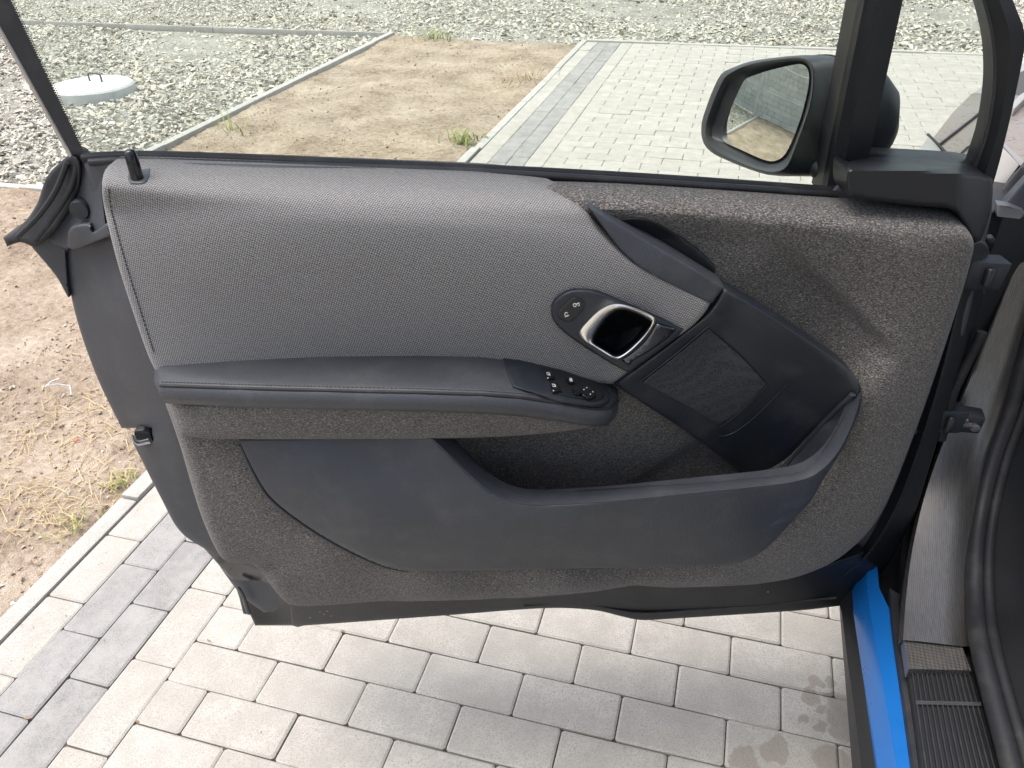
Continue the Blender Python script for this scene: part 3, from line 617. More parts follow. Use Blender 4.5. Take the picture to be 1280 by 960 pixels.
# ------------------------------------------------------------------ armrest
AB = [(194, 462), (205, 455), (300, 447), (400, 441), (520, 439), (600, 440), (650, 446), (700, 458), (740, 471), (761, 480), (772, 489)]
AF = [(192, 468), (200, 480), (300, 483.5), (400, 486), (520, 488.5), (600, 491), (650, 494.5), (700, 502), (740, 509), (762, 509), (773, 499)]
bk = [D(q, .058) for q in AB]; fr = [DZ(q, b[2]) for q, b in zip(AF, bk)]
ARS = [b[0] for b in bk]; ARZ = [b[2] for b in bk]
def AT(q, h=0.0):                                        # point on the armrest top
    z = 0.85
    for _ in range(12):
        p = DZ(q, z); z = 0.5*z+0.5*(float(np.interp(p[0], ARS, ARZ))+h)
    return DZ(q, z)
rows = []
for i, (b, f_) in enumerate(zip(bk, fr)):
    k = 0.7 if i in (0, len(bk)-1) else (0.95 if i in (1, len(bk)-2) else 1.0); d = f_-b; hgt = .031*k
    rows.append([b+(0, .03, -.001), b+(0, 0, 0), b+d*.35+(0, 0, .0015), b+d*.75+(0, 0, .001), f_+(0, .004, 0), f_+(0, .001, -.0012), f_+(0, -.003*k, -.004), f_+(0, -.006*k, -.012*k), f_+(0, -.006*k, -hgt*.62), f_+(0, -.002, -hgt*.93), f_+(0, .012, -hgt-.003), np.array([b[0], b[1]+.03, b[2]-hgt-.004])])
ar = loft("armrest", rows, "arm_leather", door, 60, True, True); ar["label"] = "dark padded armrest"
fl = [p for p in fr]
def along(off, k0=1, k1=len(fr)-1, sub=8):
    pts = []
    for i in range(k0, k1):
        for j in range(sub): u = j/sub; pts.append(fl[i]*(1-u)+fl[i+1]*u+np.array(off))
    pts.append(fl[k1]+np.array(off)); return pts
def smoothline(P, it=6):
    P = np.array(P)
    for _ in range(it): P[1:-1] = 0.25*P[:-2]+0.5*P[1:-1]+0.25*P[2:]
    return P
tube("armrest_piping", smoothline(along((0, -.0005, -.002))), .0022, "rubber", door, 7)
sl = smoothline(along((0, .0045, .0008), sub=22)); st = [tube_geo([sl[i], sl[i]*.45+sl[i+1]*.55], .0008, 4) for i in range(len(sl)-1)]
mk("armrest_stitching", *merge(st), "thread", door, 60)

# window and mirror switches
def atop(name, outline, mat, h, thick, step=4, r=0.0, rd=0.0): return surf(name, outline, h, mat, door, step, r, rd, thick, hit=lambda q, n: AT(q, n), back=(0, 0, -thick))
atop("switch_panel", [(627, 444, 1), (655, 449), (700, 461), (738, 474), (758, 486), (763, 496), (756, 504), (740, 506), (700, 500), (660, 489), (641, 483, 1), (634, 465)], "dark_plastic", .0035, .003, 5, 3, .0012)
atop("switch_bezel", [(674, 457, 1), (700, 463), (735, 476), (752, 487), (755, 496), (745, 501), (728, 499), (700, 493), (690, 488, 1)], "black_plastic", .0052, .003, 4, 2, .001)
for pts in ([(680, 464, 1), (690, 464, 1), (694, 473, 1), (684, 474, 1)], [(687, 478, 1), (697, 478, 1), (702, 489, 1), (691, 490, 1)]):
    atop("window_switch", pts, "gloss_black", .0095, .006, 2.5, 2.5, .0025)
for q in ((713, 475), (721, 489)):
    atop("mirror_button", [(q[0]-5, q[1]-4), (q[0]+3, q[1]-4), (q[0]+6, q[1]+3), (q[0]-2, q[1]+4)], "gloss_black", .009, .005, 2, 2, .002)
atop("mirror_joystick", [(726, 487), (734, 483), (743, 488), (744, 496), (735, 498), (727, 493)], "gloss_black", .010, .006, 2, 2.5, .0025)
def decal(name, polys, h): 
    parts = []
    for pl in polys:
        P = [AT(q, h) for q in pl]; n = len(P); parts.append((P+[p-np.array((0, 0, .0006)) for p in P], [tuple(range(n))]+[(i, (i+1) % n, n+(i+1) % n, n+i) for i in range(n)]))
    fix_normals(mk(name, *merge(parts), "white_print", door, None))
def win_icon(x, y, k=.62):
    return [[(x+(a-x)*k, y+(b-y)*k) for a, b in pl] for pl in win_icon0(x, y)]
def win_icon0(x, y): return [[(x-4, y-3), (x+2, y-2.4), (x+2.4, y-1.5), (x-3, y-2)], [(x-4, y-3), (x-3, y-2), (x-1.4, y+2), (x-2.5, y+2)], [(x-2.5, y+1.2), (x+3, y+2), (x+3, y+3), (x-2.5, y+2.4)], [(x+1, y-1), (x+2.4, y-1.5), (x+4.2, y+3.4), (x+2, y+2.5)]]
decal("switch_symbol", win_icon(685.5, 467), .0105); decal("switch_symbol", win_icon(692.5, 481.5), .0105)
decal("switch_symbol", [[(711.5, 472.5), (715, 472.5), (716, 476.5), (712.5, 476.5)]], .0100)
decal("switch_symbol", [[(x-.8, y-.6), (x+.8, y-.3), (x+.4, y+.8), (x-.6, y+.6)] for x, y in ((733.5, 484.2), (730, 486.6), (741, 489.4), (738, 492.4))], .0112)

# ------------------------------------------------------------------ map pocket
RO = [(540, 548), (560, 566), (585, 592), (610, 614), (640, 628), (675, 632), (760, 627), (850, 618), (930, 610), (985, 604), (1015, 597), (1040, 577), (1058, 548), (1070, 518), (1077, 492)]
RI = [(566, 546), (582, 563), (602, 584), (626, 602), (652, 611), (690, 613.5), (760, 611), (850, 604), (930, 597), (980, 592), (1006, 584), (1030, 562), (1046, 535), (1060, 508), (1070, 486)]
ron = [.108, .118, .127, .134, .139, .142, .144, .145, .145, .145, .144, .140, .134, .126, .116]
ro, ri = catmull(RO, False, 6), catmull(RI, False, 6); N = 90
def resamp(P, n):
    l = np.r_[0, np.cumsum(np.linalg.norm(np.diff(P, axis=0), axis=1))]; u = np.linspace(0, l[-1], n); return np.c_[np.interp(u, l, P[:, 0]), np.interp(u, l, P[:, 1])]
# pair inner and outer by segment so that the lip keeps its width
def paired(Pa, k): return np.concatenate([resamp(catmull(Pa, False, 3)[:], 2)[:0]]+[np.array([np.array(Pa[i])*(1-u)+np.array(Pa[i+1])*u for u in np.linspace(0, 1, k, endpoint=False)]) for i in range(len(Pa)-1)]+[np.array([Pa[-1]])])
ro2, ri2, rn2 = paired(RO, 6), paired(RI, 6), np.interp(np.arange(len(RO)*6-5)/6, np.arange(len(RO)), ron)
def sm2(P, it=8):
    P = np.array(P, float)
    for _ in range(it): P[1:-1] = 0.25*P[:-2]+0.5*P[1:-1]+0.25*P[2:]
    return P
ro2, ri2, rn2 = sm2(ro2), sm2(ri2), sm2(rn2)
rows = []
for o_, i_, n_ in zip(ro2, ri2, rn2):
    a = D(o_, n_); b = D(i_, n_-.027); m = (a+b)/2
    rows.append([a+(0, .004, -.012), a+(0, .0008, -.004), a, a*.7+b*.3+(0, -.001, .0018), m+(0, 0, .0022), b*.7+a*.3+(0, .001, .0018), b, b+(0, .0015, -.006), b+(0, .001, -.03), b+(0, .004, -.10)])
loft("pocket_rim", rows, "pocket_plastic", door, 60, False)
pock_n = rbf([(300, 552, .080), (315, 590, .086), (340, 625, .090), (400, 668, .094), (480, 706, .092), (520, 714, .086), (700, 711, .086), (910, 706, .086), (960, 682, .092), (1000, 640, .108), (1078, 492, .114),
              (350, 552, .088), (430, 552, .094), (500, 551, .098), (540, 548, .107), (360, 600, .104), (450, 600, .113), (540, 600, .121), (450, 650, .122), (540, 660, .128), (640, 670, .134), (700, 680, .126), (850, 670, .130), (940, 655, .126)]
              + [(o_[0], o_[1], n_) for o_, n_ in zip(RO[1:], ron[1:])], 0.5)
surf("map_pocket", [(298, 549, 1), (400, 546, 1), (500, 545, 1), (540, 546, 1)]+[(*p, 1) for p in ro2[3:-2:3]]+[(1078, 494, 1), (1066, 535), (1045, 575), (1010, 627), (985, 657), (960, 683), (940, 697), (910, 706), (800, 709), (700, 711), (600, 713), (520, 713), (480, 706), (440, 689), (400, 667), (360, 640), (335, 617), (318, 590)],
     pock_n, "pocket_plastic", door, step=7, r=5, rd=.004, thick=.03, sharp=50)["label"] = "dark grained plastic map pocket"
tube("pocket_groove_line", [D(q, n) for q, n in ((q, float(pock_n(np.array([q]))[0])-.008) for q in catmull([(300, 556), (317, 592), (334, 620), (360, 643), (400, 670), (440, 692), (480, 709), (510, 715)], False, 12))], [.0026-.0022*(k/26)**2 if k < 26 else .0003 for k in range(40)], "pocket_plastic", door, 7)  # tapering bead added to imitate the shadowed groove line along the pocket edge
prism("pocket_floor", [D((590, 640), .02)*(1, 1, 0)+(0, 0, .56), D((960, 640), .02)*(1, 1, 0)+(0, 0, .56), D((960, 640), .085)*(1, 1, 0)+(0, 0, .56), D((590, 640), .08)*(1, 1, 0)+(0, 0, .56)], (0, 0, -.006), "dark_plastic", door)

# ------------------------------------------------------------------ loudspeaker housing
spk_n = rbf([(905, 361, .098), (885, 392, .096), (840, 430, .090), (790, 466, .086), (768, 482, .076), (800, 503, .066), (860, 540, .052), (920, 586, .036), (940, 602, .030), (1000, 595, .026), (940, 382, .098), (1000, 420, .099), (1050, 455, .104), (1070, 475, .110), (1076, 498, .108),
             (886, 410, .082), (960, 482, .060), (900, 533, .050), (801, 480, .074), (985, 450, .075), (1030, 475, .080), (1000, 520, .050), (950, 560, .034), (1040, 520, .070), (1020, 560, .040), (880, 470, .066)])
surf("speaker_housing", [(905, 360, 1), (940, 380), (1000, 419), (1048, 452), (1068, 470), (1077, 490), (1072, 520), (1050, 570), (1010, 610), (940, 615, 1), (922, 588), (860, 541), (800, 502), (768, 481, 1), (790, 465), (840, 428), (886, 391)], spk_n, "dark_plastic", door, step=6, r=5, rd=.006, thick=.025, sharp=50)
surf("speaker_grille", [(886, 411, 1), (925, 445), (958, 480, 1), (928, 512), (900, 531, 1), (850, 503), (803, 478, 1), (845, 445)], lambda X: spk_n(X)+.0035, "speaker_mesh", door, 5, 2, .001, .006)
for pts in ([(886, 407), (845, 442), (800, 477)], [(959, 481), (930, 511), (900, 534)], [(985, 478), (950, 515), (922, 538), (906, 545), (898, 545)]):
    cv = catmull(pts, False, 6); tube("grille_trim", [D(q, n+.002) for q, n in zip(cv, spk_n(cv))], .0008, "dark_plastic", door, 6)
cv = catmull([(972, 592), (1000, 562), (1030, 528), (1066, 493)], False, 6)
tube("housing_rib", [D(q, n+.004) for q, n in zip(cv, np.maximum(felt_n(cv), spk_n(cv)))], .0042, "pocket_plastic", door, 8, 0.7)
surf("housing_insert", [(968, 596, 1), (985, 578), (1005, 558), (1035, 524), (1066, 492, 1), (1064, 512), (1050, 540), (1034, 566), (1010, 590)], lambda X: np.maximum(felt_n(X), spk_n(X))+.005, "pocket_plastic", door, 4, 2, .001, .004)

# slim trim bar and the dark scoop behind it
surf("trim_bar", [(736, 259, 1), (790, 290), (850, 325), (905, 359, 1), (890, 379, 1), (850, 361), (806, 337), (780, 316), (757, 288)], rbf([(738, 261, .088), (905, 360, .102), (888, 378, .098), (800, 333, .098), (800, 298, .092), (760, 285, .092)]), "pocket_plastic", door, 5, 3, .003, .03)
surf("scoop_insert", [(768, 274, 1), (800, 273), (828, 282), (870, 309), (894, 333), (893, 342), (887, 350, 1), (850, 328), (800, 300)], lambda X: felt_n(X)+.004, "black_plastic", door, 5, 3, .003, .012)

# ------------------------------------------------------------------ door opener
h_n = rbf([(690, 390, .100), (722, 362, .102), (790, 385, .102), (852, 412, .098), (785, 465, .092), (740, 440, .096), (700, 412, .098)])
def plate_n(X):
    bp = catmull(BOWL, True, 3); return h_n(X)-.07*np.where(inside(X, bp), sstep(0, 5, poly_dist(X, bp)), 0.0)
surf("handle_plate", [(689, 392), (692, 378), (706, 366), (724, 362), (750, 366), (792, 384), (825, 398), (854, 412, 1), (846, 422), (786, 466, 1), (770, 458), (740, 440), (708, 418), (694, 404)], plate_n, "dark_plastic", door, 3, 4, .004, .02)
surf("lock_button", [(697, 391), (714, 373), (722, 372), (732, 379), (730, 386), (716, 401), (708, 402), (698, 397)], lambda X: h_n(X)+.0018, "black_plastic", door, 3, 2.5, .0016, .003)
def dprint(polys, nf, up=.0024):
    parts = []
    for pl in polys:
        nn = nf(np.array(pl, float))+up; P = [D(q, n) for q, n in zip(pl, nn)]; k = len(P)
        parts.append((P+[p+np.array((0, .0006, 0)) for p in P], [tuple(range(k))]+[(i, (i+1) % k, k+(i+1) % k, k+i) for i in range(k)]))
    fix_normals(mk("lock_symbol", *merge(parts), "white_print", door, None))
def ringpoly(x, y, r0, r1, a0, a1, n=7): return [[(x+r1*math.cos(a), y+r1*math.sin(a)), (x+r1*math.cos(b), y+r1*math.sin(b)), (x+r0*math.cos(b), y+r0*math.sin(b)), (x+r0*math.cos(a), y+r0*math.sin(a))] for a, b in zip(np.linspace(a0, a1, n)[:-1], np.linspace(a0, a1, n)[1:])]
dprint(ringpoly(708, 393, 1.6, 2.7, .4, 5.6)+[[(706, 396), (711, 393.5), (711.6, 394.6), (706.6, 397)]], h_n, .0032)
dprint(ringpoly(718.5, 381.5, 1.4, 2.5, 0, 6.28, 9)+[[(720, 380), (724, 378.2), (724.5, 379.3), (720.5, 381.2)]]+ringpoly(723, 381, 1.0, 1.9, -1.2, 2.2, 5), h_n, .0032)
# recess bowl
bowl = catmull(BOWL, True, 4)
cx, cy = bowl.mean(0); rows = []
for s, dn_ in ((1.0, .0), (0.96, -.012), (0.90, -.024), (0.75, -.032), (0.4, -.036), (0.05, -.037)):
    q = np.c_[cx+(bowl[:, 0]-cx)*s, cy+(bowl[:, 1]-cy)*s]; rows.append([D(p, n+dn_+.0015) for p, n in zip(q, h_n(q))])
loft("handle_bowl", rows, "bowl_black", door, 60, False, True)
# bright pull: a loop that is broad at the rear edge and slim round the bowl
OUT = catmull([(762, 381), (776, 380), (800, 387), (818, 397), (818, 405), (806, 422), (788, 440), (774, 449), (765, 448), (745, 436), (728, 424), (724, 414), (733, 402), (748, 388)], True, 3)
INN = catmull([(772, 388), (784, 388), (800, 394), (813, 402), (812, 407), (802, 421), (786, 436), (774, 444), (768, 444), (758, 438), (745, 430), (742, 424), (749, 410), (762, 394)], True, 3)
m = 96; OUT, INN = [np.c_[np.interp(np.linspace(0, 1, m, endpoint=False), np.linspace(0, 1, len(P)+1), np.r_[P[:, 0], P[0, 0]]), np.interp(np.linspace(0, 1, m, endpoint=False), np.linspace(0, 1, len(P)+1), np.r_[P[:, 1], P[0, 1]])] for P in (OUT, INN)]
rows = []
for u, up in ((0.0, -.004), (0.0, .005), (0.08, .0075), (0.3, .0085), (0.6, .0075), (0.9, .003), (1.0, -.004), (1.0, -.012)):
    q = OUT*(1-u)+INN*u; rows.append([D(p, n+up) for p, n in zip(q, h_n(q))])
loft("handle_pull", rows, "chrome", door, 50, False, True)["label"] = "bright metal door pull loop"
surf("handle_blade", [(820, 404, 1), (846, 410, 1), (838, 420), (815, 437), (790, 452), (786, 457), (776, 450, 1), (790, 441), (808, 424)], lambda X: h_n(X)+.003, "blade_steel", door, 4, 3, .004, .006)

# ------------------------------------------------------------------ side glass, frit, divider, quarter light
def gpoly(px, off=0.0): return [G(q, off) for q in px]
def sheet(name, px, mat, off, thick, bev=0.0): return prism(name, gpoly(px, off), (0, thick, -GK*0), mat, door, bev=bev)
def ext(a, b, k): a, b = np.array(a, float), np.array(b, float); return tuple(b+(a-b)*k)
TL, TR = ext((3, 0), (103, 200), 1.55), ext((1106, 0), (1050, 240), 1.45)
sheet("window_glass", [(-6-60, -110), ext((1106, 0), (1050, 240), 1.45), (1046, 246), (860, 234), (570, 220), (300, 209), (92, 200)], "glass", 0.0, .004)
sheet("window_frit", [ext((-20, 0), (95, 205), 1.5), ext((12, 0), (112, 205), 1.5), (112, 206), (94, 206)], "dark_plastic", .0012, .001)
def dots(name, a, b, rad, n, side, rowsn=2):
    a, b = np.array(a, float), np.array(b, float); e = (b-a)/np.linalg.norm(b-a); nr = np.array((e[1], -e[0]))*side; V = []; F = []
    for r_ in range(rowsn):
        for i in range(n):
            q = a+(b-a)*((i+0.5*r_)/n)+nr*(1.2+2.2*r_); rr = rad*(1-0.3*r_); c = G(q, .0014); o = len(V)
            for k in range(6): V.append(c+np.array((rr*math.cos(k*1.047), 0, rr*math.sin(k*1.047))))
            F.append(tuple(range(o, o+6)))
    return mk(name, V, F, "dark_plastic", door, None)
dots("frit_dots", ext((12, 0), (112, 205), 1.4), (110, 202), .0011, 96, 1)
tube("glass_edge", gpoly([ext((-20, 0), (95, 205), 1.5), (-20, 0), (40, 107), (94, 204)]), .0028, "steel", door, 6)
tube("belt_seal", [D(q, -.012) for q in catmull([(104, 198), (150, 195), (300, 199), (570, 210), (800, 222), (1046, 239)], False, 30)], .0058, "rubber", door, 8)
tube("belt_trim", [D(q, -.001) for q in catmull([(112, 203), (140, 201), (300, 205), (570, 214), (800, 227), (1046, 243)], False, 30)], .0045, "rubber_grey", door, 8)
dv = [ext((1081, 0), (1033, 240), 1.45), ext((1097, 0), (1047, 240), 1.45), ext((1128, 0), (1080, 215), 1.45)]
pts = [G(dv[0], .012), G(dv[1], .03), G(dv[2], .012)]; lo = [G((1031, 246), .012), G((1046, 248), .03), G((1080, 225), .012)]
loft("window_divider", [[p for p in pts]+[pts[2]+(0, .05, 0), pts[0]+(0, .05, 0)], [p for p in lo]+[lo[2]+(0, .05, 0), lo[0]+(0, .05, 0)]], "black_plastic", door, 20, True, True)
sheet("quarter_glass", [ext((1100, 0), (1060, 215), 1.4), (1215, -90), (1232, 0), (1250, 60), (1250, 110), (1242, 170), (1230, 212), (1070, 206)], "glass", .002, .004)
fr_in = catmull([(1205, -80), (1232, 0), (1243, 45), (1246, 85), (1244, 120), (1236, 165), (1222, 207), (1212, 236)], False, 10); fr_out = catmull([(1240, -80), (1266, 0), (1281, 40), (1279, 70), (1270, 115), (1260, 160), (1246, 215), (1236, 246)], False, 10)
ka = resamp(fr_in, 24); kb = resamp(fr_out, 24)
loft("quarter_frame", [[G(a, .006), G(a*.5+b*.5, .012), G(b, .004), G(b, .004)+(0, .03, 0), G(a, .006)+(0, .03, 0)] for a, b in zip(ka, kb)], "black_plastic", door, 40, True, True)
V, F = [], []
for i in range(150):
    u = i/150*23; k = int(u); q = ka[k]*(1-(u-k))+ka[min(k+1, 23)]*(u-k)
    for r_ in range(2):
        c = G(q-np.array((1.2+2.2*r_, 0)), .0075); o = len(V); V += [c+np.array((.0011*math.cos(j*1.047), 0, .0011*math.sin(j*1.047))) for j in range(6)]; F.append(tuple(range(o, o+6)))
mk("quarter_frit_dots", V, F, "dark_plastic", door, None)

# mirror triangle cover inside the door
def cov_n(X):
    yt = np.interp(X[:, 0], [1058, 1150, 1222, 1242], [198, 200, 205, 212]); top = -.012+.074*np.clip((X[:, 1]-yt)/13.5, 0, 1)
    top = top-.004*np.exp(-((X[:, 1]-yt-13.5)/2.5)**2)*0
    fall = sstep(1196, 1242, X[:, 0]); base = .062+.008*np.clip((X[:, 1]-215)/40, 0, 1)
    return np.minimum(top, base)-(.072)*fall
surf("mirror_cover", [(1058, 214), (1063, 201), (1078, 196), (1150, 199), (1222, 204), (1238, 212), (1241, 235), (1238, 265), (1226, 300), (1216, 300, 1), (1205, 280), (1188, 262), (1140, 257), (1080, 250), (1062, 246), (1057, 232)], cov_n, "black_plastic", door, 3.5, 5, .010, .04, 40)

# ------------------------------------------------------------------ wing mirror
mn = np.array([-0.941, -0.339, 0.10]); mn /= np.linalg.norm(mn)        # door coordinates (x, y, z)
MX = D((950, 145), -.15); camL = L2(CP)
def MP(q, off=0.0):
    X1 = L2(CP+ray(q)); d = X1-camL; t = ((MX+mn*off-camL)@mn)/(d@mn); return camL+d*t
rim_o = catmull([(876.5, 160), (878, 149), (889.5, 116), (901, 93), (910, 87), (939, 76.5), (987, 70), (1004, 70.5), (1014, 76), (1017, 91), (1016, 118), (1009.5, 146), (996, 182), (986, 208), (978, 217), (966, 219), (955, 217.5), (928, 208.5), (894, 193.5), (881, 182), (877, 170)], True, 4)
glass_o = catmull([(903, 171), (905, 159), (919, 127), (932, 101), (940, 96), (966, 87.5), (1001, 80), (1009.5, 84), (1012.5, 93), (1012, 109), (1005, 141), (994, 172), (983, 193), (971, 201), (957, 199.5), (928, 187), (906, 177.5)], True, 4)
def rs(P, n=72):
    P = np.r_[P, P[:1]]; return resamp(P, n+1)[:-1]
ro_, gl_ = rs(rim_o), rs(glass_o)
# start both rings at their leftmost point so they pair up
ro_ = np.roll(ro_, -int(np.argmin(ro_[:, 0])), 0); gl_ = np.roll(gl_, -int(np.argmin(gl_[:, 0])), 0)
cen = np.mean([MP(q) for q in ro_], axis=0)
fwd = np.array([0.97, -0.10, -0.01])
rows = []
for off, k in ((-.018, .92), (-.008, .95), (-.001, .965), (.004, .98), (.003, .99), (0, 1.0)):
    if k < .95: rows.append([MP(g, off) for g in gl_])
    else: rows.append([cen+(MP(q, off)-cen)*1.0 if k == 1.0 else MP(q*((k-.9)*10)+g*(1-(k-.9)*10), off) for q, g in zip(ro_, gl_)])
for dx, k, sh in ((.014, 1.015, 0), (.045, 1.01, .000), (.075, .97, -.003), (.10, .89, -.009), (.120, .76, -.017), (.133, .54, -.030), (.140, .2, -.045)):
    rows.append([cen+(MP(q)-cen)*np.array((1, k, k))+fwd*dx+np.array((0, 0, sh)) for q in ro_])
loft("mirror_housing", rows, "mirror_plastic", door, 50, True, True)
P2, F2 = tri_region(glass_o, 5); mg = mk("mirror_glass", [MP(q, -.013)+mn*(.0045-np.sum((MP(q)-MP(glass_o.mean(0)))**2)/(2*1.25)) for q in P2], F2, "mirror_silver", door, 30)
if sum((p.normal@Vector(mn))*p.area for p in mg.data.polygons) < 0: mg.data.flip_normals()
tube("mirror_seam", [cen+(MP(q)-cen)*np.array((1, 1.01, 1.01))+fwd*.036 for q in ro_[10:40]], .0016, "rubber", door, 5)
ft = [D((1035, 210), -.085), D((1065, 200), -.07), D((1105, 196), -.05), D((1128, 196), -.03)]
tube("mirror_foot", [ft[0]+(-.02, .03, .01), ft[0], ft[1]+(0, 0, -.008), ft[2]+(0, 0, -.02), ft[3]+(0, 0, -.045)], [.030, .034, .036, .032, .02], "mirror_plastic", door, 14, 0.6)

# ------------------------------------------------------------------ rear edge hardware
surf("corner_seal", [(76, 202), (90, 193), (101, 204), (99, 236), (84, 268), (62, 296), (44, 310, 1), (26, 303), (9, 308, 1), (4, 297, 1), (28, 280), (46, 255), (58, 222)], rbf([(90, 195, -.02), (5, 300, -.05), (60, 240, -.045), (40, 306, -.035), (92, 232, -.025)]), "rubber", door, 4, 5, .008, .03)
for pts in ([(84, 203), (70, 238), (48, 270), (22, 296)], [(96, 208), (88, 236), (70, 266), (44, 300)]):
    tube("seal_ridge", [D(q, -.022) for q in catmull(pts, False, 8)], .0034, "rubber_grey", door, 8)
surf("corner_plate", [(97, 198, 1), (132, 205, 1), (128, 240), (134, 296, 1), (100, 306, 1), (80, 310), (58, 292), (84, 258), (96, 228)], rbf([(97, 200, -.03), (130, 210, .0), (132, 290, .01), (86, 306, -.03), (60, 292, -.045), (105, 260, -.022)]), "grey_plastic", door, 5, 3, .003, .03)
pc = D((100, 262), -.016); tube("blanking_plug", [pc+(0, .008, 0), pc, pc+(0, -.004, 0), pc+(0, -.0045, 0)], [.0125, .0125, .011, .005], "dark_plastic", door, 18)
surf("plate_step", [(84, 308, 1), (88, 285), (112, 280), (116, 290), (135, 278, 1), (138, 295, 1), (110, 306), (92, 312)], rbf([(84, 308, -.022), (138, 290, .018), (112, 285, .0), (90, 300, -.012)]), "grey_plastic", door, 4, 3, .004, .02)
surf("edge_gusset", [(40, 309, 1), (58, 292), (82, 312, 1), (84, 345, 1), (86, 372), (70, 345)], -.05, "grey_plastic", door, 5, 2, .003, .02)
# latch
lb = D((178, 546), .004)
prism("latch_block", [lb+p for p in ((-.014, 0, -.012), (.012, 0, -.010), (.012, 0, .006), (.004, 0, .012), (-.010, 0, .010))], (0, .03, 0), "black_plastic", door, bev=.002)
tube("latch_jaw", [lb+p for p in ((-.012, -.003, .006), (-.011, -.006, -.004), (-.006, -.007, -.009), (.012, -.006, -.006))], .0018, "steel", door, 7)
tube("latch_jaw", [lb+p for p in ((-.006, -.005, .006), (-.006, -.008, .0), (0, -.009, -.002), (.012, -.007, .0))], .0022, "steel_dark", door, 7)

# ------------------------------------------------------------------ hinge side of the door
hs = rbf([(1215, 300, .0), (1240, 262, -.03), (1150, 600, -.005), (1050, 757, -.01), (1190, 470, -.01), (1100, 680, .0), (1225, 380, -.03), (1140, 690, -.03)])
surf("hinge_edge", [(1214, 305, 1), (1226, 300), (1236, 310), (1222, 400), (1196, 470), (1178, 530), (1160, 590), (1140, 650), (1110, 705), (1075, 745), (1055, 757, 1), (1040, 730, 1), (1085, 690), (1120, 630), (1150, 550), (1180, 450)], hs, "black_plastic", door, 6, 4, .006, .04)
for q, n in (((1223, 345), -.005), ((1176, 528), -.01)):
    c = D(q, n)
    o = prism("door_hinge", [c+p for p in ((-.02, 0, -.02), (.035, 0, -.022), (.04, 0, .016), (-.015, 0, .02))], (0, .03, 0), "dark_plastic", door, bev=.003)
    tube("hinge_pin", [c+(.012, -.002, -.012), c+(.012, -.002, .010), c+(.012, -.002, .012)], [.006, .006, .003], "black_plastic", door, 12)
cs = [D(q, .0) for q in [(1205, 425), (1170, 500), (1155, 560)]]
tube("wiring_gaiter", [p+(.035, .02, 0) for p in cs], .007, "rubber", door, 10)

# ================================================================== CAR BODY (car coordinates)
def P_(o): return o
ck_l = [((1129, 800), 'z', .418), ((1131, 765), 'y', .150), ((1136, 700), 'y', .235), ((1148, 650), 'y', .305), ((1160, 603), 'y', .360), ((1176, 558), 'y', .405), ((1211, 480), 'y', .450), ((1246, 395), 'y', .470), ((1274, 330), 'y', .480)]
ck_r = [((1201, 808), 'z', .418), ((1199, 765), 'y', .165), ((1200, 690), 'y', .265), ((1209, 625), 'y', .345), ((1222, 575), 'y', .395), ((1242, 525), 'y', .430), ((1264, 445), 'y', .460), ((1285, 380), 'y', .475), ((1300, 320), 'y', .480)]
def cpt(e): return cw(W(e[0], e[2]) if e[1] == 'z' else WY(e[0], e[2]))
Lc = [cpt(e) for e in ck_l]; Rc = [cpt(e) for e in ck_r]
rows = [[a+(-.004, 0, -.012), a, a*.7+b*.3+(0, 0, .001), a*.3+b*.7+(0, 0, .001), b, b+(.05, .03, -.02)] for a, b in zip(smoothline(Lc, 1), smoothline(Rc, 1))]
# refine along the sweep
def refine(rows, k=5):
    R_ = np.array(rows); n = len(R_); out = []
    for i in range(n-1):
        p0, p1, p2, p3 = R_[max(i-1, 0)], R_[i], R_[i+1], R_[min(i+2, n-1)]
        for j in range(k):
            u = j/k; out.append(0.5*((2*p1)+(-p0+p2)*u+(2*p0-5*p1+4*p2-p3)*u*u+(-p0+3*p1-3*p2+p3)*u**3))
    out.append(R_[-1]); return out
loft("sill_panel", refine(rows), "carbon", car, 50, False)["label"] = "grey carbon-fibre door sill sweeping up into the pillar"
q4 = [(1130, 797), (1202, 806), (1214, 838), (1136, 836)]
surf("sill_edge_weave", [(*q, 1) for q in q4], .414, "carbon_raw", car, 6, 0, 0, .01, hit=lambda q, n: cw(W(q, n)), back=(0, 0, -.02))
mz = .402
mat_ = surf("sill_mat", [(1136, 834, 1), (1214, 836, 1), (1232, 900, 1), (1262, 1010, 1), (1160, 1010, 1), (1146, 900, 1)], mz, "black_plastic", car, 14, 0, 0, .01, hit=lambda q, n: cw(W(q, n)), back=(0, 0, -.02))
st = []; y_a, y_b = W((1136, 836), mz)[1], W((1160, 1010), mz)[1]
for k in range(13):
    u = (k+.5)/13; a = W(np.array((1137, 836))*(1-u)+np.array((1213, 838))*u, mz+.002); b = W(np.array((1161, 1008))*(1-u)+np.array((1260, 1008))*u, mz+.002); st.append(tube_geo([cw(a), cw(a*.5+b*.5), cw(b)], .0016, 5))
mk("mat_ribs", *merge(st), "rubber_grey", car, 60)
for v in (877, 879.5):
    a, b = W((1145, v), mz+.003), W((1226, v+2), mz+.003); tube("mat_crossbar", [cw(a), cw((a+b)/2), cw(b)], .0016, "steel_dark", car, 6)
surf("sill_ledge", [(1112, 735, 1), (1128, 745, 1), (1134, 800), (1140, 850), (1166, 1010, 1), (1150, 1010, 1), (1130, 870), (1118, 790)], .385, "rubber_grey", car, 8, 0, 0, .02, hit=lambda q, n: cw(W(q, n)), back=(0, 0, -.03))
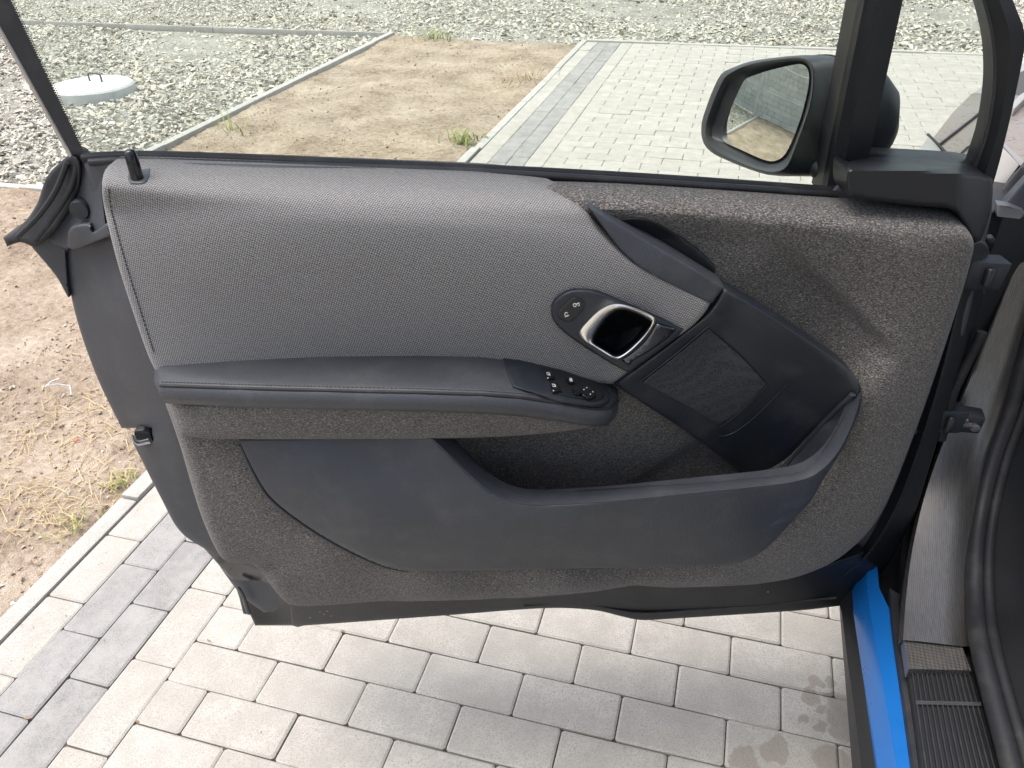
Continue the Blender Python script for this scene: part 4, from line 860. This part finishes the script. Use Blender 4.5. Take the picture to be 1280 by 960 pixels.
# blue sill strip: top plane, chamfered outward
bl_o = [(1066, 735), (1068, 760), (1074, 800), (1083, 860), (1097, 960), (1108, 1035)]; bl_m = [(1083, 724), (1087, 760), (1094, 800), (1105, 860), (1121, 960), (1134, 1035)]; bl_i = [(1099, 735), (1111, 760), (1119, 800), (1130, 860), (1147, 960), (1161, 1035)]
rows = [[cw(W(o_, .330))+(0, 0, -.03), cw(W(o_, .330)), cw(W(m_, .362)), cw(W(i_, .372)), cw(W(i_, .372))+(0.004, 0, -.03)] for o_, m_, i_ in zip(bl_o, bl_m, bl_i)]
tip = [cw(W((1076, 716), .335))+(0, 0, -.02), cw(W((1076, 715), .335)), cw(W((1086, 700), .362)), cw(W((1096, 703), .370)), cw(W((1096, 703), .370))+(.004, 0, -.03)]
loft("blue_sill_strip", [tip]+rows, "blue_paint", car, 25, True, True)["label"] = "bright blue sill strip"
rows = [[cw(W(o_, .30))+(.035, 0, -.06), cw(W(o_, .30)), cw(W(o_, .31))+(.012, 0, .004), cw(W(i_, .326)), cw(W(i_, .326))+(0, 0, -.06)] for o_, i_ in zip([(1044, 735), (1052, 765), (1060, 830), (1067, 880), (1077, 960), (1087, 1035)], [(1066, 735), (1070, 765), (1080, 830), (1087, 880), (1098, 960), (1109, 1035)])]
loft("outer_sill", rows, "black_plastic", car, 30, True, True)
prism("sill_backing", [cw(p) for p in [(1.315, -.6, .34), (1.315, .20, .34), (1.36, .42, .34), (1.60, .42, .34), (1.60, -.6, .34)]], (0, 0, .05), "black_plastic", car)
prism("sill_core", [cw(p) for p in [(1.262, -.6, .30), (1.262, .50, .30), (1.60, .50, .30), (1.60, -.6, .30)]], (0, 0, -.06), "black_plastic", car)
# body seal round the opening
sp = [W((1262, 1020), .44), W((1243, 940), .44), W((1225, 870), .44), W((1211, 810), .44), WY((1206, 765), .17), WY((1206, 700), .26), WY((1214, 640), .345), WY((1230, 575), .405), WY((1250, 520), .44), WY((1272, 440), .465), WY((1290, 370), .48)]
sp = smoothline(np.array(refine([[cw(p)] for p in sp], 6))[:, 0], 3)
tube("door_seal", [p+(.012, 0, .008) for p in sp], .013, "rubber_grey", car, 12)
tube("door_seal_lip", [p+(.030, 0, .012) for p in sp], .008, "rubber", car, 10)
# kick panel / scuttle behind the seal
rows = [[p+(.036, 0, .008), p+(.06, .01, .02), p+(.10, .03, .015), p+(.16, .06, -.04), p+(.24, .08, -.10)] for p in sp]
loft("kick_panel", rows, "interior_black", car, 60, False)
# hinge pillar
hp = [WY((1236, 225), .40), WY((1300, 225), .48)]
prism("hinge_pillar", [cw(p) for p in [(1.285, .34, .33), (1.29, .36, .33), (1.36, .47, .33), (1.60, .52, .33), (1.60, .62, .33), (1.30, .62, .33)]], (0, 0, .62), "black_plastic", car, bev=.006)
hb = cw(WY((1213, 532), .36))
prism("check_strap_bracket", [hb+p for p in ((-.022, 0, -.016), (.016, 0, -.014), (.018, 0, .016), (-.02, 0, .018))], (0, .03, 0), "dark_plastic", car, bev=.003)
tube("check_strap", [hb+(.0, -.005, .004), hb+(-.02, -.008, .004), cw(WY((1163, 532), .30)), cw(WY((1140, 540), .29))], .005, "steel_dark", car, 8)
tube("bracket_bolt", [hb+(.006, .002, 0), hb+(.006, -.006, 0), hb+(.006, -.0065, 0)], [.007, .007, .003], "steel", car, 10)
tube("bracket_bolt", [hb+(-.012, .002, .012), hb+(-.012, -.008, .012), hb+(-.012, -.0085, .012)], [.005, .005, .003], "steel", car, 10)
for q in ((1238, 300), (1232, 318), (1226, 365)):
    b = cw(WY(q, .335)); tube("pillar_bolt", [b+(0, .008, 0), b+(0, -.004, 0), b+(0, -.0045, 0)], [.005, .005, .003], "black_plastic", car, 8)
# scuttle struts and fender at the upper right
def wz(q, z): return cw(W(q, z))
prism("bonnet", [wz((1166, 171), .945), wz((1190, 140), .950), wz((1215, 115), .955), wz((1250, 117), .957), wz((1330, 122), .96), wz((1400, 250), .95), wz((1192, 202), .945), wz((1172, 180), .945)], (0, 0, -.025), "bonnet_paint", car, bev=.006)["label"] = "rain-spotted metallic bonnet"
tube("bonnet_gap", [wz(q, z) for q, z in (((1174, 181), .9472), ((1210, 153), .9515), ((1252, 119), .9590))], .0024, "rubber", car, 7)
tube("bonnet_gap", [wz(q, z) for q, z in (((1160, 168), .947), ((1176, 184), .948), ((1192, 202), .948))], .0024, "rubber", car, 7)
tube("bonnet_gap", [wz(q, z) for q, z in (((1191, 201), .948), ((1208, 185), .949), ((1230, 173), .949))], .0016, "rubber", car, 6)
prism("front_fender", [wz((1130, 214), .944), wz((1148, 186), .946), wz((1162, 168), .948), wz((1176, 185), .948), wz((1196, 214), .946)], (0, 0, -.03), "silver_paint", car, bev=.006)
wy = np.linspace(.56, 1.75, 9); wx = np.interp(wy, [.5, .64, .80, .98, 1.16, 1.35, 1.75], [1.235, 1.262, 1.300, 1.345, 1.40, 1.48, 1.72])
rows = [[cw((x+dx, y, z)) for x, y in zip(wx, wy)] for z, dx in ((.30, .26), (.45, .19), (.60, .13), (.75, .075), (.86, .035), (.915, .02), (.935, .035), (.938, .07))]
loft("front_wing", rows, "silver_paint", car, 60, False)
# silver scuttle panel and black strut
a, b, c_, d_ = WY((1247, 178), .60), WY((1276, 206), .56), WY((1330, 210), .58), WY((1290, 170), .66)
prism("scuttle_panel", [cw(WY((1244, 186), .60)), cw(WY((1249, 178), .60)), cw(WY((1275, 206), .57)), cw(WY((1246, 244), .55)), cw(WY((1238, 230), .56))], (0.0, .03, -.01), "silver_paint", car, bev=.003)
prism("scuttle_top", [cw(WY((1249, 177), .60)), cw(WY((1252, 175), .61)), cw(WY((1282, 203), .59)), cw(WY((1330, 212), .62)), cw(WY((1330, 216), .60)), cw(WY((1275, 207), .57))], (0.0, .03, -.02), "silver_paint", car, bev=.002)
prism("pillar_base", [cw(WY((1243, 246), .52)), cw(WY((1276, 209), .54)), cw(WY((1330, 214), .56)), cw(WY((1330, 300), .50)), cw(WY((1240, 300), .48))], (0.02, .05, 0), "black_plastic", car, bev=.004)
prism("pillar_cap", [cw(WY((1252, 258), .45)), cw(WY((1300, 205), .50)), cw(WY((1330, 230), .50)), cw(WY((1280, 272), .45)), cw(WY((1250, 270), .44))], (0, .03, -.01), "dark_plastic", car, bev=.004)
prism("wiring_clip", [cw(WY((1247, 256), .43)), cw(WY((1262, 258), .43)), cw(WY((1282, 266), .44)), cw(WY((1276, 274), .43)), cw(WY((1246, 271), .42))], (0, .02, 0), "steel_dark", car, bev=.002)
prism("bonnet_rail", [wz((1262, 131), .968), wz((1276, 117), .97), wz((1330, 90), .975), wz((1330, 108), .972), wz((1280, 124), .97), wz((1268, 136), .968)], (0, 0, -.02), "silver_paint", car, bev=.003)
# windscreen pillar, roof and cabin (mostly out of frame, shade the near paving)
tube("windscreen_pillar", [cw(WY((1325, 225), .50)), cw(WY((1345, 150), .42)), cw((1.47, -.02, 1.45)), cw((1.50, -.25, 1.53))], .028, "black_plastic", car, 10)
rows = [[cw((x, y, 1.56-.06*(abs(x-2.15)/.7)**2.2-.05*max(0, (y+.1)/.4))) for x in np.linspace(1.47, 2.85, 9)] for y in np.linspace(.1, -2.4, 8)]
loft("roof", rows+[[p-np.array((0, 0, .04)) for p in r_] for r_ in rows[::-1]], "gloss_black", car, 60, False)
prism("cabin_floor", [cw(p) for p in [(1.55, -1.2, .33), (1.55, .9, .33), (2.8, .9, .33), (2.8, -1.2, .33)]], (0, 0, -.05), "black_plastic", car)
prism("dashboard", [cw(p) for p in [(1.58, .25, .62), (1.58, .70, .62), (1.58, .90, .92), (1.58, .45, .97), (1.58, .28, .90)]], (1.2, 0, 0), "dark_plastic", car, bev=.02)
prism("bulkhead", [cw(p) for p in [(1.58, .70, .30), (1.58, .75, .93), (2.8, .75, .93), (2.8, .70, .30)]], (0, .03, 0), "black_plastic", car)

# rear quarter of the body behind the viewer's shoulder
rows = [[cw((x, y, z)) for y in np.linspace(-2.5, -.75, 6)] for x, z in ((1.31, .22), (1.27, .40), (1.255, .60), (1.27, .80), (1.30, 1.0), (1.34, 1.08))]
loft("rear_body_side", rows, "silver_paint", car, 60, False)
